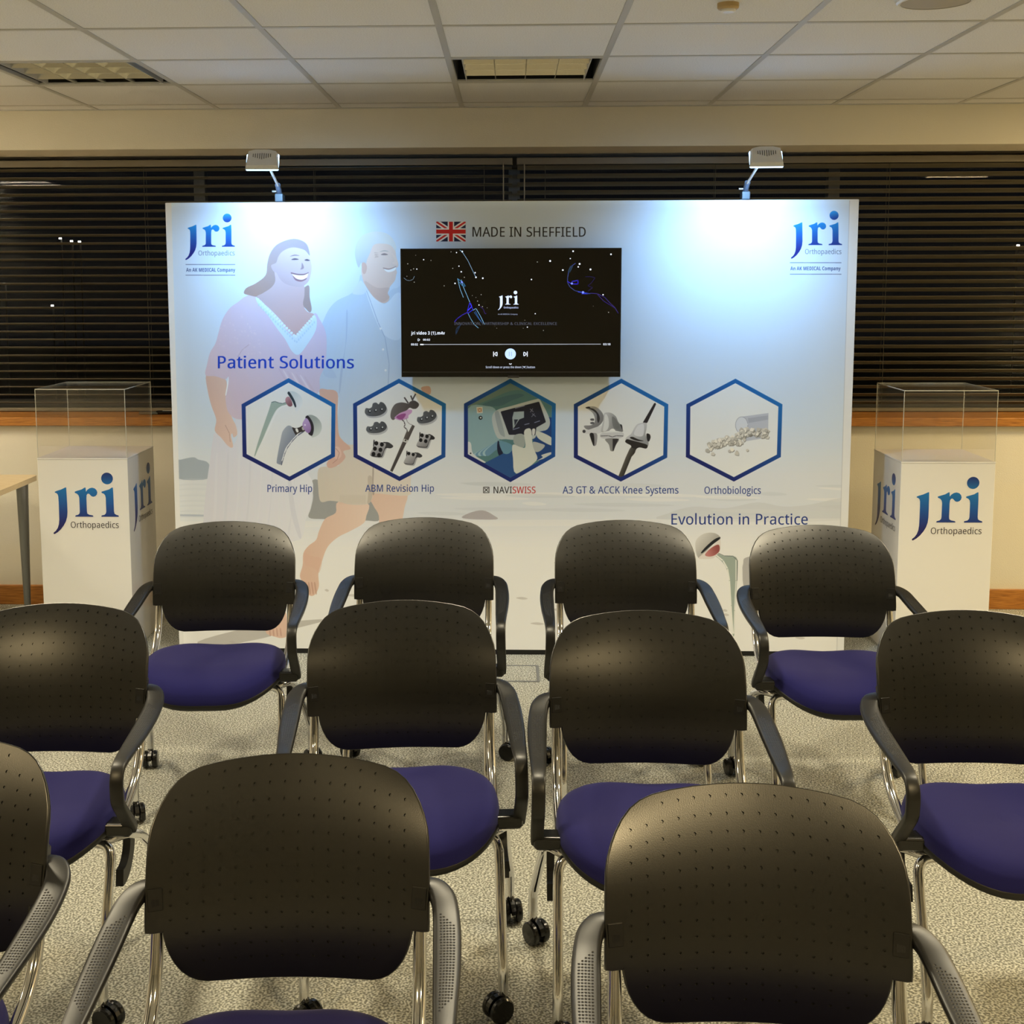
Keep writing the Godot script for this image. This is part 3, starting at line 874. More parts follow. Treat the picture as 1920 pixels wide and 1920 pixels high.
	cv.fill(letters("A3 GT & ACCK Knee Systems", 1055, 1272, 912, 925.5), navy)
	cv.fill(letters("Orthobiologics", 1321, 1426.5, 912.5, 926), navy)
	cv.fill(letters("Evolution in Practice", 1259, 1514.5, 963.5, 983.5), navy)
	# hexagons
	var hexes := [
		[541, 709, 629, 758, 628, 856, 543, 902, 455, 856, 453, 758],
		[748, 710, 836, 757, 835, 857, 749, 902, 663, 857, 662, 757],
		[957, 710, 1042, 757, 1041, 856, 957, 904, 870, 856, 870, 757],
		[1165, 710, 1253, 758, 1251, 858, 1164, 903, 1076, 858, 1076, 758],
		[1379, 710, 1467, 758, 1464, 857, 1376, 903, 1286, 857, 1287, 758]]
	var inner := []
	for hx in hexes:
		var outer := pts(hx)
		var core: PackedVector2Array = Geometry2D.offset_polygon(outer, -7.4, Geometry2D.JOIN_MITER)[0]
		inner.append(core)
		cv.fill([core], Color(0.905, 0.915, 0.925))
		cv.fill([outer, core], Color(0.10, 0.45, 0.74), 1.0, outer[0] + Vector2(60, 10), outer[4] + Vector2(20, 20), Color(0.07, 0.11, 0.40))
	paint_hip(cv)
	paint_revision(cv)
	paint_navigation(cv, inner[2])
	paint_knee(cv, inner[3])
	paint_granules(cv, rng)
	paint_stem(cv)
	return ImageTexture.create_from_image(cv.picture())

func flag(cv: Canvas, at: Vector2, s: Vector2) -> void:
	var q := func(a: Array) -> PackedVector2Array:
		var p := PackedVector2Array()
		for i in range(0, a.size(), 2):
			p.append(at + Vector2(a[i], a[i + 1]) * s)
		return p
	var win: PackedVector2Array = q.call([0, 0, 1, 0, 1, 1, 0, 1])
	var white := Color(0.93, 0.92, 0.90)
	var red := Color(0.80, 0.14, 0.12)
	cv.fill([win], Color(0.11, 0.13, 0.27))
	for d in [[0.0, 0.0, 1.0, 1.0], [1.0, 0.0, 0.0, 1.0]]:
		for st in stroke(q.call(d), 9.0):
			for c in clip(st, win):
				cv.fill([c], white)
		for st in stroke(q.call(d), 3.2):
			for c in clip(st, win):
				cv.fill([c], red)
	cv.fill([q.call([0.39, 0, 0.61, 0, 0.61, 1, 0.39, 1])], white)
	cv.fill([q.call([0, 0.33, 1, 0.33, 1, 0.67, 0, 0.67])], white)
	cv.fill([q.call([0.435, 0, 0.565, 0, 0.565, 1, 0.435, 1])], red)
	cv.fill([q.call([0, 0.4, 1, 0.4, 1, 0.6, 0, 0.6])], red)

const HZ := 9.1428   # scale of the close views that the small pictures were traced in

func paint_hip(cv: Canvas) -> void:
	var o := Vector2(440, 700)
	var z := func(a: Array) -> PackedVector2Array: return smooth(pts(a, HZ, o))
	cv.fill([z.call([630, 500, 690, 480, 760, 505, 820, 515, 880, 500, 885, 535, 800, 560, 720, 620, 650, 740, 560, 940, 480, 1130, 400, 1300, 352, 1415, 340, 1400, 400, 1180, 500, 880, 590, 620])], Color(0.62, 0.70, 0.68))
	cv.fill(stroke(smooth(pts([880, 548, 800, 570, 735, 630, 670, 745, 580, 950, 490, 1150, 490, 1150, 590, 950, 680, 750, 745, 640, 810, 580, 880, 556], HZ, o)), 0.9), Color(0.93, 0.95, 0.96))
	cv.fill(stroke(pts([630, 500, 690, 482, 760, 507, 820, 517, 880, 500], HZ, o), 1.2), Color(0.36, 0.44, 0.46))
	cv.fill([z.call([905, 340, 940, 310, 1010, 310, 1090, 350, 1150, 420, 1165, 500, 1140, 590, 1080, 640, 1040, 640, 1000, 500])], Color(0.78, 0.83, 0.86), 1.0, o + Vector2(950, 400) / HZ, o + Vector2(1150, 560) / HZ, Color(0.90, 0.92, 0.94))
	cv.fill([z.call([905, 340, 930, 312, 975, 370, 1030, 470, 1055, 560, 1035, 580, 990, 480, 930, 380])], Color(0.16, 0.22, 0.27))
	cv.fill([z.call([880, 420, 930, 400, 975, 470, 990, 545, 950, 570, 905, 545, 870, 480])], Color(0.72, 0.55, 0.60), 1.0, o + Vector2(880, 440) / HZ, o + Vector2(970, 540) / HZ, Color(0.52, 0.34, 0.38))
	cv.fill([z.call([720, 1520, 745, 1350, 790, 1120, 820, 1000, 880, 920, 930, 895, 985, 925, 1050, 1055, 1000, 1130, 900, 1240, 850, 1340, 820, 1480, 790, 1560, 740, 1550])], Color(0.66, 0.69, 0.74), 1.0, o + Vector2(760, 1100) / HZ, o + Vector2(950, 1200) / HZ, Color(0.54, 0.58, 0.65))
	cv.fill(stroke(pts([1180, 1000, 1070, 1070, 960, 1190, 880, 1310, 835, 1440, 800, 1570], HZ, o), 2.2), Color(0.42, 0.45, 0.53))
	cv.fill(stroke(pts([1090, 1040, 990, 1140, 900, 1260, 850, 1370, 810, 1500], HZ, o), 1.6), Color(0.92, 0.93, 0.95))
	cv.fill([z.call([985, 930, 1040, 940, 1110, 925, 1170, 900, 1210, 985, 1130, 1010, 1070, 1040, 1045, 1058])], Color(0.22, 0.20, 0.20))
	cv.fill([z.call([1040, 955, 1075, 945, 1095, 1000, 1065, 1012])], Color(0.93, 0.93, 0.92))
	cv.fill([z.call([1150, 930, 1180, 915, 1195, 965, 1165, 975])], Color(0.72, 0.71, 0.70))
	cv.fill([z.call([1215, 770, 1250, 720, 1330, 715, 1420, 765, 1480, 850, 1490, 950, 1450, 1040, 1370, 1090, 1310, 1080, 1340, 900])], Color(0.62, 0.66, 0.66), 1.0, o + Vector2(1330, 800) / HZ, o + Vector2(1480, 1000) / HZ, Color(0.80, 0.83, 0.82))
	cv.fill([z.call([1215, 770, 1250, 722, 1310, 790, 1350, 880, 1355, 980, 1325, 1070, 1260, 1030, 1300, 960, 1290, 860])], Color(0.17, 0.15, 0.19))
	cv.fill([z.call([1200, 790, 1240, 770, 1290, 850, 1310, 940, 1290, 1010, 1250, 1020, 1200, 975, 1160, 880])], Color(0.72, 0.62, 0.82), 1.0, o + Vector2(1190, 840) / HZ, o + Vector2(1290, 980) / HZ, Color(0.60, 0.48, 0.70))
	cv.fill([disc(o + Vector2(1205, 885) / HZ, 1.8)], Color(0.90, 0.85, 0.94))

func bean(cv: Canvas, o: Vector2, c: Vector2, w: float, h: float, rot: float) -> void:
	var shape := [-1.0, 0.2, -0.85, -0.4, -0.55, -0.3, -0.3, -0.45, -0.15, -0.95, 0.15, -1.0, 0.35, -0.7, 0.55, -1.0, 0.85, -0.7, 1.0, 0.0, 0.8, 0.6, 0.3, 0.95, -0.3, 0.95, -0.8, 0.7]
	var q := PackedVector2Array()
	var sh := PackedVector2Array()
	for i in range(0, shape.size(), 2):
		var p := Vector2(shape[i] * w, shape[i + 1] * h).rotated(rot) + c
		q.append(p / HZ + o)
		sh.append((p + Vector2(16, 30)) / HZ + o)
	cv.fill([smooth(sh)], Color(0.62, 0.63, 0.66), 0.7)
	cv.fill([smooth(q)], Color(0.40, 0.42, 0.45), 1.0, o + (c - Vector2(w, h)) / HZ, o + (c + Vector2(w, h)) / HZ, Color(0.26, 0.27, 0.29))
	for k in 3:
		var d := c + Vector2((k - 1) * 0.55 * w, 0.15 * h).rotated(rot)
		cv.fill([disc(d / HZ + o, 2.9)], Color(0.17, 0.18, 0.20))
		cv.fill([disc((d + Vector2(4, -8)) / HZ + o, 1.5)], Color(0.82, 0.84, 0.87))

func clamp_plate(cv: Canvas, o: Vector2, c: Vector2, s: float, rows: int, wing: float) -> void:
	var at := func(a: Array, d := Vector2.ZERO) -> PackedVector2Array:
		var p := PackedVector2Array()
		for i in range(0, a.size(), 2):
			p.append((c + d + Vector2(a[i], a[i + 1]) * s) / HZ + o)
		return smooth(p)
	var body := [-70, -120, -30, -105, 80, -80, 120, -60, 90, 30, 60, 110, 20, 130, -110, 110, -120, 80, -75, -20]
	cv.fill([at.call(body, Vector2(24, 30))], Color(0.60, 0.61, 0.64), 0.7)
	cv.fill([at.call([70, -80, 140, -75, 190, -30, 170, 0, 110, 10, 70, 110, 40, 140, -90, 128, -115, 95, 40, 110])], Color(0.16, 0.16, 0.17), 1.0)
	if wing > 0.0:
		cv.fill([at.call([100, -85, 160, -85, 200 + 30 * wing, -30, 190, 5, 130, -5, 100, -30])], Color(0.25, 0.25, 0.26))
	cv.fill([at.call(body)], Color(0.80, 0.80, 0.82), 1.0, o + (c - Vector2(60, 90)) / HZ, o + (c + Vector2(70, 100)) / HZ, Color(0.50, 0.50, 0.52))
	cv.fill([at.call([-70, -120, -55, -112, -62, -40, -75, -20])], Color(0.14, 0.14, 0.15))
	for r in rows:
		for k in 2:
			cv.fill([disc((c + Vector2(-28 + k * 85 - r * 22, -72 + k * 18 + r * 82) * s) / HZ + o, 3.2 * s, 3.6 * s)], Color(0.07, 0.07, 0.08))

func paint_revision(cv: Canvas) -> void:
	var o := Vector2(650, 700)
	var z := func(a: Array) -> PackedVector2Array: return smooth(pts(a, HZ, o))
	bean(cv, o, Vector2(495, 620), 190, 115, -0.15)
	bean(cv, o, Vector2(1370, 750), 175, 100, -0.28)
	bean(cv, o, Vector2(510, 930), 180, 95, -0.12)
	clamp_plate(cv, o, Vector2(540, 1280), 1.12, 3, 1.0)
	clamp_plate(cv, o, Vector2(1320, 1135), 1.0, 2, 0.0)
	clamp_plate(cv, o, Vector2(1090, 1440), 0.9, 1, 1.0)
	cv.fill([z.call([750, 730, 770, 620, 830, 530, 920, 500, 1000, 505, 1060, 520, 1080, 490, 1150, 465, 1220, 500, 1240, 545, 1200, 600, 1140, 610, 1080, 590, 1020, 640, 900, 690, 820, 790, 775, 790])], Color(0.42, 0.40, 0.40), 1.0, o + Vector2(800, 560) / HZ, o + Vector2(1180, 620) / HZ, Color(0.28, 0.26, 0.26))
	for st in [[1055, 510, 990, 415], [1130, 460, 1100, 385], [1125, 460, 1180, 355]]:
		cv.fill(stroke(pts(st, HZ, o), 2.6), Color(0.30, 0.29, 0.30))
	cv.fill([z.call([820, 760, 900, 690, 1020, 640, 1060, 620, 1120, 630, 1110, 680, 1060, 720, 1050, 770, 940, 805, 860, 790])], Color(0.80, 0.62, 0.80))
	cv.fill([z.call([850, 745, 930, 700, 1010, 690, 1000, 740, 950, 790, 890, 785])], Color(0.60, 0.32, 0.56))
	cv.fill(stroke(pts([950, 795, 985, 830, 1000, 880, 985, 920, 1030, 960, 1045, 1010], HZ, o), 1.7), Color(0.30, 0.28, 0.30))
	cv.fill(stroke(pts([1020, 770, 1040, 830, 1080, 870, 1120, 880], HZ, o), 1.0), Color(0.56, 0.54, 0.56))
	cv.fill([pts([1125, 880, 1168, 905, 1060, 1140, 1020, 1200, 785, 1690, 745, 1670, 955, 1180, 1000, 1060, 1030, 990, 1060, 1005], HZ, o)], Color(0.36, 0.34, 0.33), 1.0, o + Vector2(880, 1300) / HZ, o + Vector2(930, 1330) / HZ, Color(0.28, 0.26, 0.26))
	cv.fill([pts([985, 1120, 1060, 1150, 1035, 1195, 960, 1170], HZ, o)], Color(0.80, 0.80, 0.79))
	cv.fill([disc(o + Vector2(1010, 1150) / HZ, 1.6)], Color(0.20, 0.19, 0.19))

func paint_navigation(cv: Canvas, win: PackedVector2Array) -> void:
	var o := Vector2(860, 700)
	var put_in := func(a: Array, c: Color, sm := true) -> void:
		var p := pts(a, HZ, o)
		if sm:
			p = smooth(p)
		for q in clip(p, win):
			cv.fill([q], c)
	cv.fill([win], Color(0.34, 0.50, 0.52))
	put_in.call([100, 560, 400, 500, 900, 300, 1200, 330, 1500, 520, 1400, 420, 900, 140], Color(0.42, 0.52, 0.50))
	put_in.call([400, 540, 700, 420, 1000, 350, 1120, 380, 900, 470, 700, 560], Color(0.30, 0.44, 0.50))
	put_in.call([150, 620, 480, 560, 640, 640, 600, 900, 700, 1150, 400, 1320, 240, 1400, 150, 1400], Color(0.55, 0.68, 0.72))
	for k in 6:
		put_in.call([260 + k * 40, 1380 - k * 10, 480 + k * 40, 1260 - k * 20, 700, 1160 + k * 28, 720, 1180 + k * 28, 500 + k * 30, 1310, 300 + k * 40, 1420], Color(0.42, 0.58, 0.70) if k % 2 else Color(0.62, 0.75, 0.80))
	put_in.call([680, 1150, 760, 1360, 700, 1420, 660, 1300], Color(0.10, 0.13, 0.24))
	put_in.call([150, 1190, 210, 1200, 250, 1380, 460, 1520, 400, 1520, 150, 1400], Color(0.82, 0.84, 0.86))
	cv.fill([disc(o + Vector2(205, 1372) / HZ, 1.4)], Color(0.08, 0.08, 0.10))
	put_in.call([440, 1540, 930, 1290, 1000, 1750, 880, 1800, 700, 1700], Color(0.16, 0.32, 0.55), false)
	put_in.call([700, 1160, 930, 1240, 870, 1370, 760, 1360], Color(0.40, 0.58, 0.68))
	put_in.call([1300, 950, 1600, 760, 1600, 1400, 1320, 1480, 1280, 1200], Color(0.12, 0.26, 0.50))
	put_in.call([570, 800, 640, 640, 900, 560, 1340, 440, 1400, 460, 1560, 790, 1520, 960, 1350, 1010, 1290, 1120, 1000, 1140, 820, 1130, 660, 1100], Color(0.72, 0.76, 0.77))
	put_in.call([620, 700, 660, 640, 700, 700, 790, 1050, 760, 1080, 690, 1000], Color(0.60, 0.65, 0.68))
	cv.fill([Geometry2D.offset_polygon(pts([735, 665, 1370, 500, 1480, 830, 1320, 920, 1300, 1050, 1120, 1040, 870, 1040], HZ, o), 1.5, Geometry2D.JOIN_ROUND)[0]], Color(0.13, 0.14, 0.20))
	put_in.call([945, 660, 1120, 650, 1120, 760, 1040, 790, 930, 960, 920, 760], Color(0.62, 0.68, 0.70), false)
	put_in.call([950, 790, 1020, 790, 960, 900], Color(0.16, 0.18, 0.24), false)
	for st in [[970, 600, 1130, 555], [930, 965, 1040, 930], [1130, 880, 1210, 860], [1300, 845, 1390, 815]]:
		cv.fill(stroke(pts(st, HZ, o), 1.5), Color(0.50, 0.54, 0.66))
	for st in [[1225, 610, 1280, 660], [1270, 605, 1230, 665], [1260, 690, 1320, 740], [1300, 690, 1250, 745]]:
		cv.fill(stroke(pts(st, HZ, o), 1.3), Color(0.46, 0.48, 0.56))
	put_in.call([1330, 1000, 1420, 1010, 1600, 1110, 1600, 1230, 1480, 1190, 1350, 1100], Color(0.80, 0.82, 0.80))
	put_in.call([920, 1240, 1000, 1230, 1140, 1270, 1120, 1010, 1180, 945, 1245, 975, 1265, 1200, 1310, 1340, 1330, 1500, 985, 1720, 930, 1450], Color(0.82, 0.84, 0.82))
	put_in.call([1260, 960, 1310, 955, 1300, 1050, 1265, 1060], Color(0.84, 0.85, 0.85))
	put_in.call([960, 1060, 1110, 1050, 1125, 1260, 1000, 1240, 940, 1180], Color(0.62, 0.66, 0.66))
	put_in.call([1270, 1180, 1400, 1200, 1480, 1240, 1400, 1330, 1310, 1340], Color(0.70, 0.72, 0.72))
	put_in.call([1420, 1400, 1600, 1350, 1560, 1420, 1340, 1500, 1440, 1440], Color(0.78, 0.80, 0.80))
	cv.fill([pts([305, 578, 408, 575, 412, 680, 315, 685], HZ, o)], Color(0.84, 0.84, 0.80))
	cv.fill([pts([322, 596, 395, 593, 398, 664, 330, 668], HZ, o)], Color(0.70, 0.52, 0.36))
	cv.fill(stroke(pts([335, 605, 385, 655], HZ, o), 1.0), Color(0.86, 0.85, 0.82))
	cv.fill(stroke(pts([385, 605, 335, 655], HZ, o), 1.0), Color(0.86, 0.85, 0.82))
	cv.fill([disc(o + Vector2(375, 762) / HZ, 3.6)], Color(0.06, 0.07, 0.09))
	cv.fill([disc(o + Vector2(378, 760) / HZ, 1.6)], Color(0.86, 0.88, 0.88))

func paint_knee(cv: Canvas, win: PackedVector2Array) -> void:
	var o := Vector2(1065, 700)
	var z := func(a: Array) -> PackedVector2Array: return smooth(pts(a, HZ, o))
	var mid := Color(0.66, 0.67, 0.69)
	cv.fill([z.call([310, 590, 360, 570, 460, 570, 540, 620, 600, 700, 612, 780, 570, 860, 500, 920, 420, 960, 320, 960, 275, 900, 390, 890, 450, 850, 460, 770, 430, 690, 380, 640, 320, 600])], mid, 1.0, o + Vector2(330, 600) / HZ, o + Vector2(600, 880) / HZ, Color(0.46, 0.46, 0.48))
	cv.fill([z.call([340, 595, 440, 610, 520, 690, 545, 780, 520, 850, 500, 800, 490, 700, 430, 640])], Color(0.20, 0.20, 0.22))
	cv.fill([z.call([300, 585, 360, 570, 380, 590, 330, 605])], Color(0.18, 0.18, 0.20))
	for d in [780, 840]:
		cv.fill([z.call([385, d, 440, d - 5, 445, d + 30, 390, d + 28])], Color(0.38, 0.38, 0.40))
	cv.fill([z.call([255, 985, 275, 960, 340, 970, 560, 900, 600, 950, 560, 1020, 400, 1040, 270, 1025])], Color(0.84, 0.85, 0.87))
	cv.fill([disc(o + Vector2(275, 995) / HZ, 3.0)], Color(0.26, 0.26, 0.28))
	cv.fill([z.call([370, 1040, 495, 1035, 490, 1200, 465, 1242, 430, 1235, 405, 1140])], Color(0.60, 0.60, 0.62))
	cv.fill([z.call([372, 1042, 440, 1040, 450, 1220, 428, 1225])], Color(0.16, 0.15, 0.16))
	cv.fill([z.call([615, 700, 650, 672, 740, 680, 820, 740, 860, 830, 910, 900, 940, 1000, 820, 985, 700, 985, 570, 1010, 580, 900, 605, 800])], Color(0.78, 0.79, 0.81), 1.0, o + Vector2(600, 800) / HZ, o + Vector2(880, 900) / HZ, Color(0.48, 0.49, 0.50))
	cv.fill([z.call([640, 700, 690, 760, 700, 900, 660, 980, 600, 990, 620, 850])], Color(0.90, 0.91, 0.92), 0.8)
	cv.fill([z.call([760, 740, 830, 800, 880, 930, 800, 950, 760, 860])], Color(0.44, 0.45, 0.45), 0.7)
	cv.fill([z.call([710, 985, 750, 950, 790, 955, 810, 990])], Color(0.94, 0.95, 0.96))
	cv.fill([z.call([895, 875, 925, 890, 935, 970, 915, 930])], Color(0.14, 0.14, 0.15))
	cv.fill([z.call([552, 1080, 570, 1030, 700, 1015, 930, 1015, 950, 1080, 860, 1120, 700, 1130, 580, 1110])], Color(0.80, 0.81, 0.83))
	cv.fill(stroke(pts([560, 1075, 690, 1070, 760, 1090, 830, 1070, 945, 1075], HZ, o), 1.3), Color(0.36, 0.36, 0.38))
	cv.fill([z.call([640, 1125, 870, 1125, 810, 1240, 785, 1330, 750, 1335, 725, 1320, 700, 1220])], Color(0.56, 0.56, 0.56))
	cv.fill([pts([765, 1125, 870, 1122, 815, 1240, 782, 1325, 765, 1325], HZ, o)], Color(0.20, 0.19, 0.20))
	cv.fill([pts([1285, 840, 1475, 515, 1495, 505, 1510, 530, 1360, 845, 1320, 860], HZ, o)], Color(0.15, 0.13, 0.15))
	cv.fill([z.call([1010, 1090, 1080, 1040, 1140, 930, 1200, 865, 1340, 850, 1345, 950, 1330, 1050, 1380, 1180, 1350, 1260, 1200, 1190, 1000, 1140])], Color(0.82, 0.83, 0.86), 1.0, o + Vector2(1120, 900) / HZ, o + Vector2(1340, 1150) / HZ, Color(0.58, 0.59, 0.61))
	cv.fill([z.call([1130, 1040, 1180, 920, 1230, 880, 1300, 880, 1290, 1060, 1200, 1080])], Color(0.88, 0.89, 0.92), 0.8)
	cv.fill([z.call([1060, 1100, 1110, 1090, 1200, 1130, 1300, 1160, 1200, 1160, 1100, 1130])], Color(0.16, 0.15, 0.15))
	cv.fill([z.call([1345, 1040, 1400, 1045, 1415, 1100, 1390, 1165, 1360, 1150])], Color(0.16, 0.15, 0.16))
	cv.fill([z.call([980, 1170, 1010, 1130, 1100, 1150, 1250, 1190, 1360, 1230, 1340, 1290, 1230, 1270, 1170, 1300, 1140, 1370, 1110, 1290, 1080, 1290, 1080, 1240, 1010, 1200])], Color(0.17, 0.16, 0.16))
	for q in clip(pts([1075, 1270, 1160, 1300, 1135, 1380, 1090, 1430, 940, 1800, 850, 1800, 990, 1440, 1050, 1310], HZ, o), win):
		cv.fill([q], Color(0.34, 0.33, 0.31), 1.0, o + Vector2(950, 1550) / HZ, o + Vector2(1040, 1590) / HZ, Color(0.17, 0.16, 0.15))

func paint_granules(cv: Canvas, rng: RandomNumberGenerator) -> void:
	var o := Vector2(1220, 370)
	var z := func(a: Array) -> PackedVector2Array: return smooth(pts(a, 3.84, o))
	cv.fill([pts([650, 1580, 848, 1553, 845, 1730, 690, 1755, 640, 1720, 615, 1650, 625, 1600], 3.84, o)], Color(0.74, 0.76, 0.81))
	cv.fill([disc(o + Vector2(655, 1640) / 3.84, 11.5, 15.5)], Color(0.84, 0.86, 0.90))
	cv.fill([pts([700, 1590, 846, 1570, 846, 1600, 705, 1625], 3.84, o)], Color(0.64, 0.66, 0.72), 0.7)
	cv.fill(stroke(smooth(disc(o + Vector2(655, 1640) / 3.84, 11.5, 15.5, 16), 2), 0.8), Color(0.56, 0.58, 0.64))
	for k in 190:
		var c := Vector2.ZERO
		if k < 70:
			c = Vector2(650 + rng.randf() * 190, 1665 + rng.randf() * 60 + (k % 3) * 4)
		else:
			var u := pow(rng.randf(), 0.7)
			c = Vector2(690 - u * 270, 1690 + u * 70 + (rng.randf() - 0.35) * (110 - 60 * u) * 0.8 + 20)
		if k > 180:
			c = Vector2(370 + rng.randf() * 330, 1800 + rng.randf() * 55)
		var r := 9.0 + rng.randf() * 9.0
		var q := PackedVector2Array()
		for s in 7:
			q.append(o + (c + Vector2(cos(TAU * s / 7.0), sin(TAU * s / 7.0)) * r * (0.75 + rng.randf() * 0.5)) / 3.84)
		var sh := PackedVector2Array()
		for p in q:
			sh.append(p + Vector2(0.8, 1.4))
		cv.fill([sh], Color(0.46, 0.45, 0.42), 0.7)
		var g := 0.70 + rng.randf() * 0.24
		cv.fill([q], Color(g, g * 0.985, g * 0.95))

func paint_stem(cv: Canvas) -> void:
	var o := Vector2(1260, 920)
	var z := func(a: Array) -> PackedVector2Array: return smooth(pts(a, 5.3333, o))
	cv.fill([z.call([455, 630, 520, 655, 610, 655, 655, 700, 650, 900, 630, 1200, 625, 1430, 605, 1430, 590, 1150, 570, 900, 540, 770, 480, 690, 430, 650])], Color(0.62, 0.68, 0.66))
	cv.fill(stroke(pts([440, 645, 510, 700, 555, 780, 575, 900, 590, 1150, 610, 1430], 5.3333, o), 2.4), Color(0.92, 0.93, 0.93))
	cv.fill(stroke(pts([640, 690, 640, 900, 625, 1200, 620, 1430], 5.3333, o), 1.8), Color(0.90, 0.91, 0.91))
	cv.fill(stroke(pts([460, 625, 520, 652, 610, 655, 655, 700, 650, 900], 5.3333, o), 1.2), Color(0.42, 0.46, 0.46))
	cv.fill([z.call([235, 580, 240, 500, 300, 440, 380, 420, 450, 435, 485, 480, 430, 520, 330, 620, 290, 680, 255, 660])], Color(0.84, 0.84, 0.84), 1.0, o + Vector2(260, 480) / 5.3333, o + Vector2(420, 600) / 5.3333, Color(0.62, 0.62, 0.62))
	cv.fill([z.call([480, 465, 470, 490, 390, 550, 310, 620, 290, 620, 340, 560, 420, 490])], Color(0.12, 0.13, 0.15))
	cv.fill([z.call([485, 500, 480, 600, 440, 650, 400, 680, 270, 680, 300, 640, 400, 560, 460, 500])], Color(0.88, 0.86, 0.86))
	cv.fill([z.call([465, 540, 475, 600, 430, 645, 370, 660, 330, 640, 390, 575])], Color(0.76, 0.50, 0.50), 1.0, o + Vector2(350, 620) / 5.3333, o + Vector2(450, 580) / 5.3333, Color(0.58, 0.32, 0.32))
	cv.fill([z.call([735, 672, 900, 672, 900, 1000, 730, 980, 705, 800, 712, 730])], Color(0.70, 0.70, 0.71))

# ---------------------------------------------------------------- backdrop, television, arm lamps
func build_backdrop() -> void:
	var b := thing("exhibition_backdrop", "wide white printed exhibition backdrop with a walking couple and five hexagons", "backdrop", Vector3((BACK_L + BACK_R) * 0.5, 0, BACK_Z))
	var fr := MB.new()
	fr.box(Vector3(0, (BACK_T + BACK_B) * 0.5, -0.052), Vector3(3.0, BACK_T - BACK_B, 0.09), 0.004)
	part("frame", fr, M.frame_white, b)
	var g := MB.new()
	var hw := 1.4985
	var y0 := BACK_B + 0.0015
	var y1 := BACK_T - 0.0015
	var n := Vector3(0, 0, 1)
	var e := 0.0015 / 3.0
	g.quad(Vector3(-hw, y1, 0), Vector3(hw, y1, 0), Vector3(hw, y0, 0), Vector3(-hw, y0, 0), n, n, n, n, Vector2(e, e), Vector2(1 - e, e), Vector2(1 - e, 1 - e), Vector2(e, 1 - e))
	g.box(Vector3(0, (y0 + y1) * 0.5, -0.004), Vector3(hw * 2.0, y1 - y0, 0.0072))
	var ink := plain(Color(1, 1, 1), 0.62, 0.0, 0.4)
	ink.albedo_texture = paint_backdrop()
	ink.texture_repeat = false
	var one := MB.new()
	one.quad(Vector3(-hw, y1, 0.0), Vector3(hw, y1, 0.0), Vector3(hw, y0, 0.0), Vector3(-hw, y0, 0.0), n, n, n, n, Vector2(e, e), Vector2(1 - e, e), Vector2(1 - e, 1 - e), Vector2(e, 1 - e))
	for sd in [[Vector3(-hw, y0, 0), Vector3(-hw, y1, 0), Vector3(-1, 0, 0)], [Vector3(hw, y0, 0), Vector3(hw, y1, 0), Vector3(1, 0, 0)], [Vector3(-hw, y1, 0), Vector3(hw, y1, 0), Vector3(0, 1, 0)]]:
		one.flat(sd[0], sd[1], sd[1] + Vector3(0, 0, -0.007), sd[0] + Vector3(0, 0, -0.007), sd[2])
	var pr := part("printed_fabric", one, ink, b)
	pr.set_meta("label", "printed fabric with walking couple, hexagon pictures and blue lettering")
	part("base_strip", span_box(Vector3(-1.5, 0.0, -0.09), Vector3(1.5, BACK_B + 0.001, -0.003), 0.002), M.black, b)

const TV_Z := -5.385
func tv_uv(p: Vector2) -> Vector2:
	var q := on_plane_z(p, TV_Z)
	return Vector2((q.x + 0.4665) / 0.9365 * 1280.0, (1.8085 - q.y) / 0.5225 * 720.0)

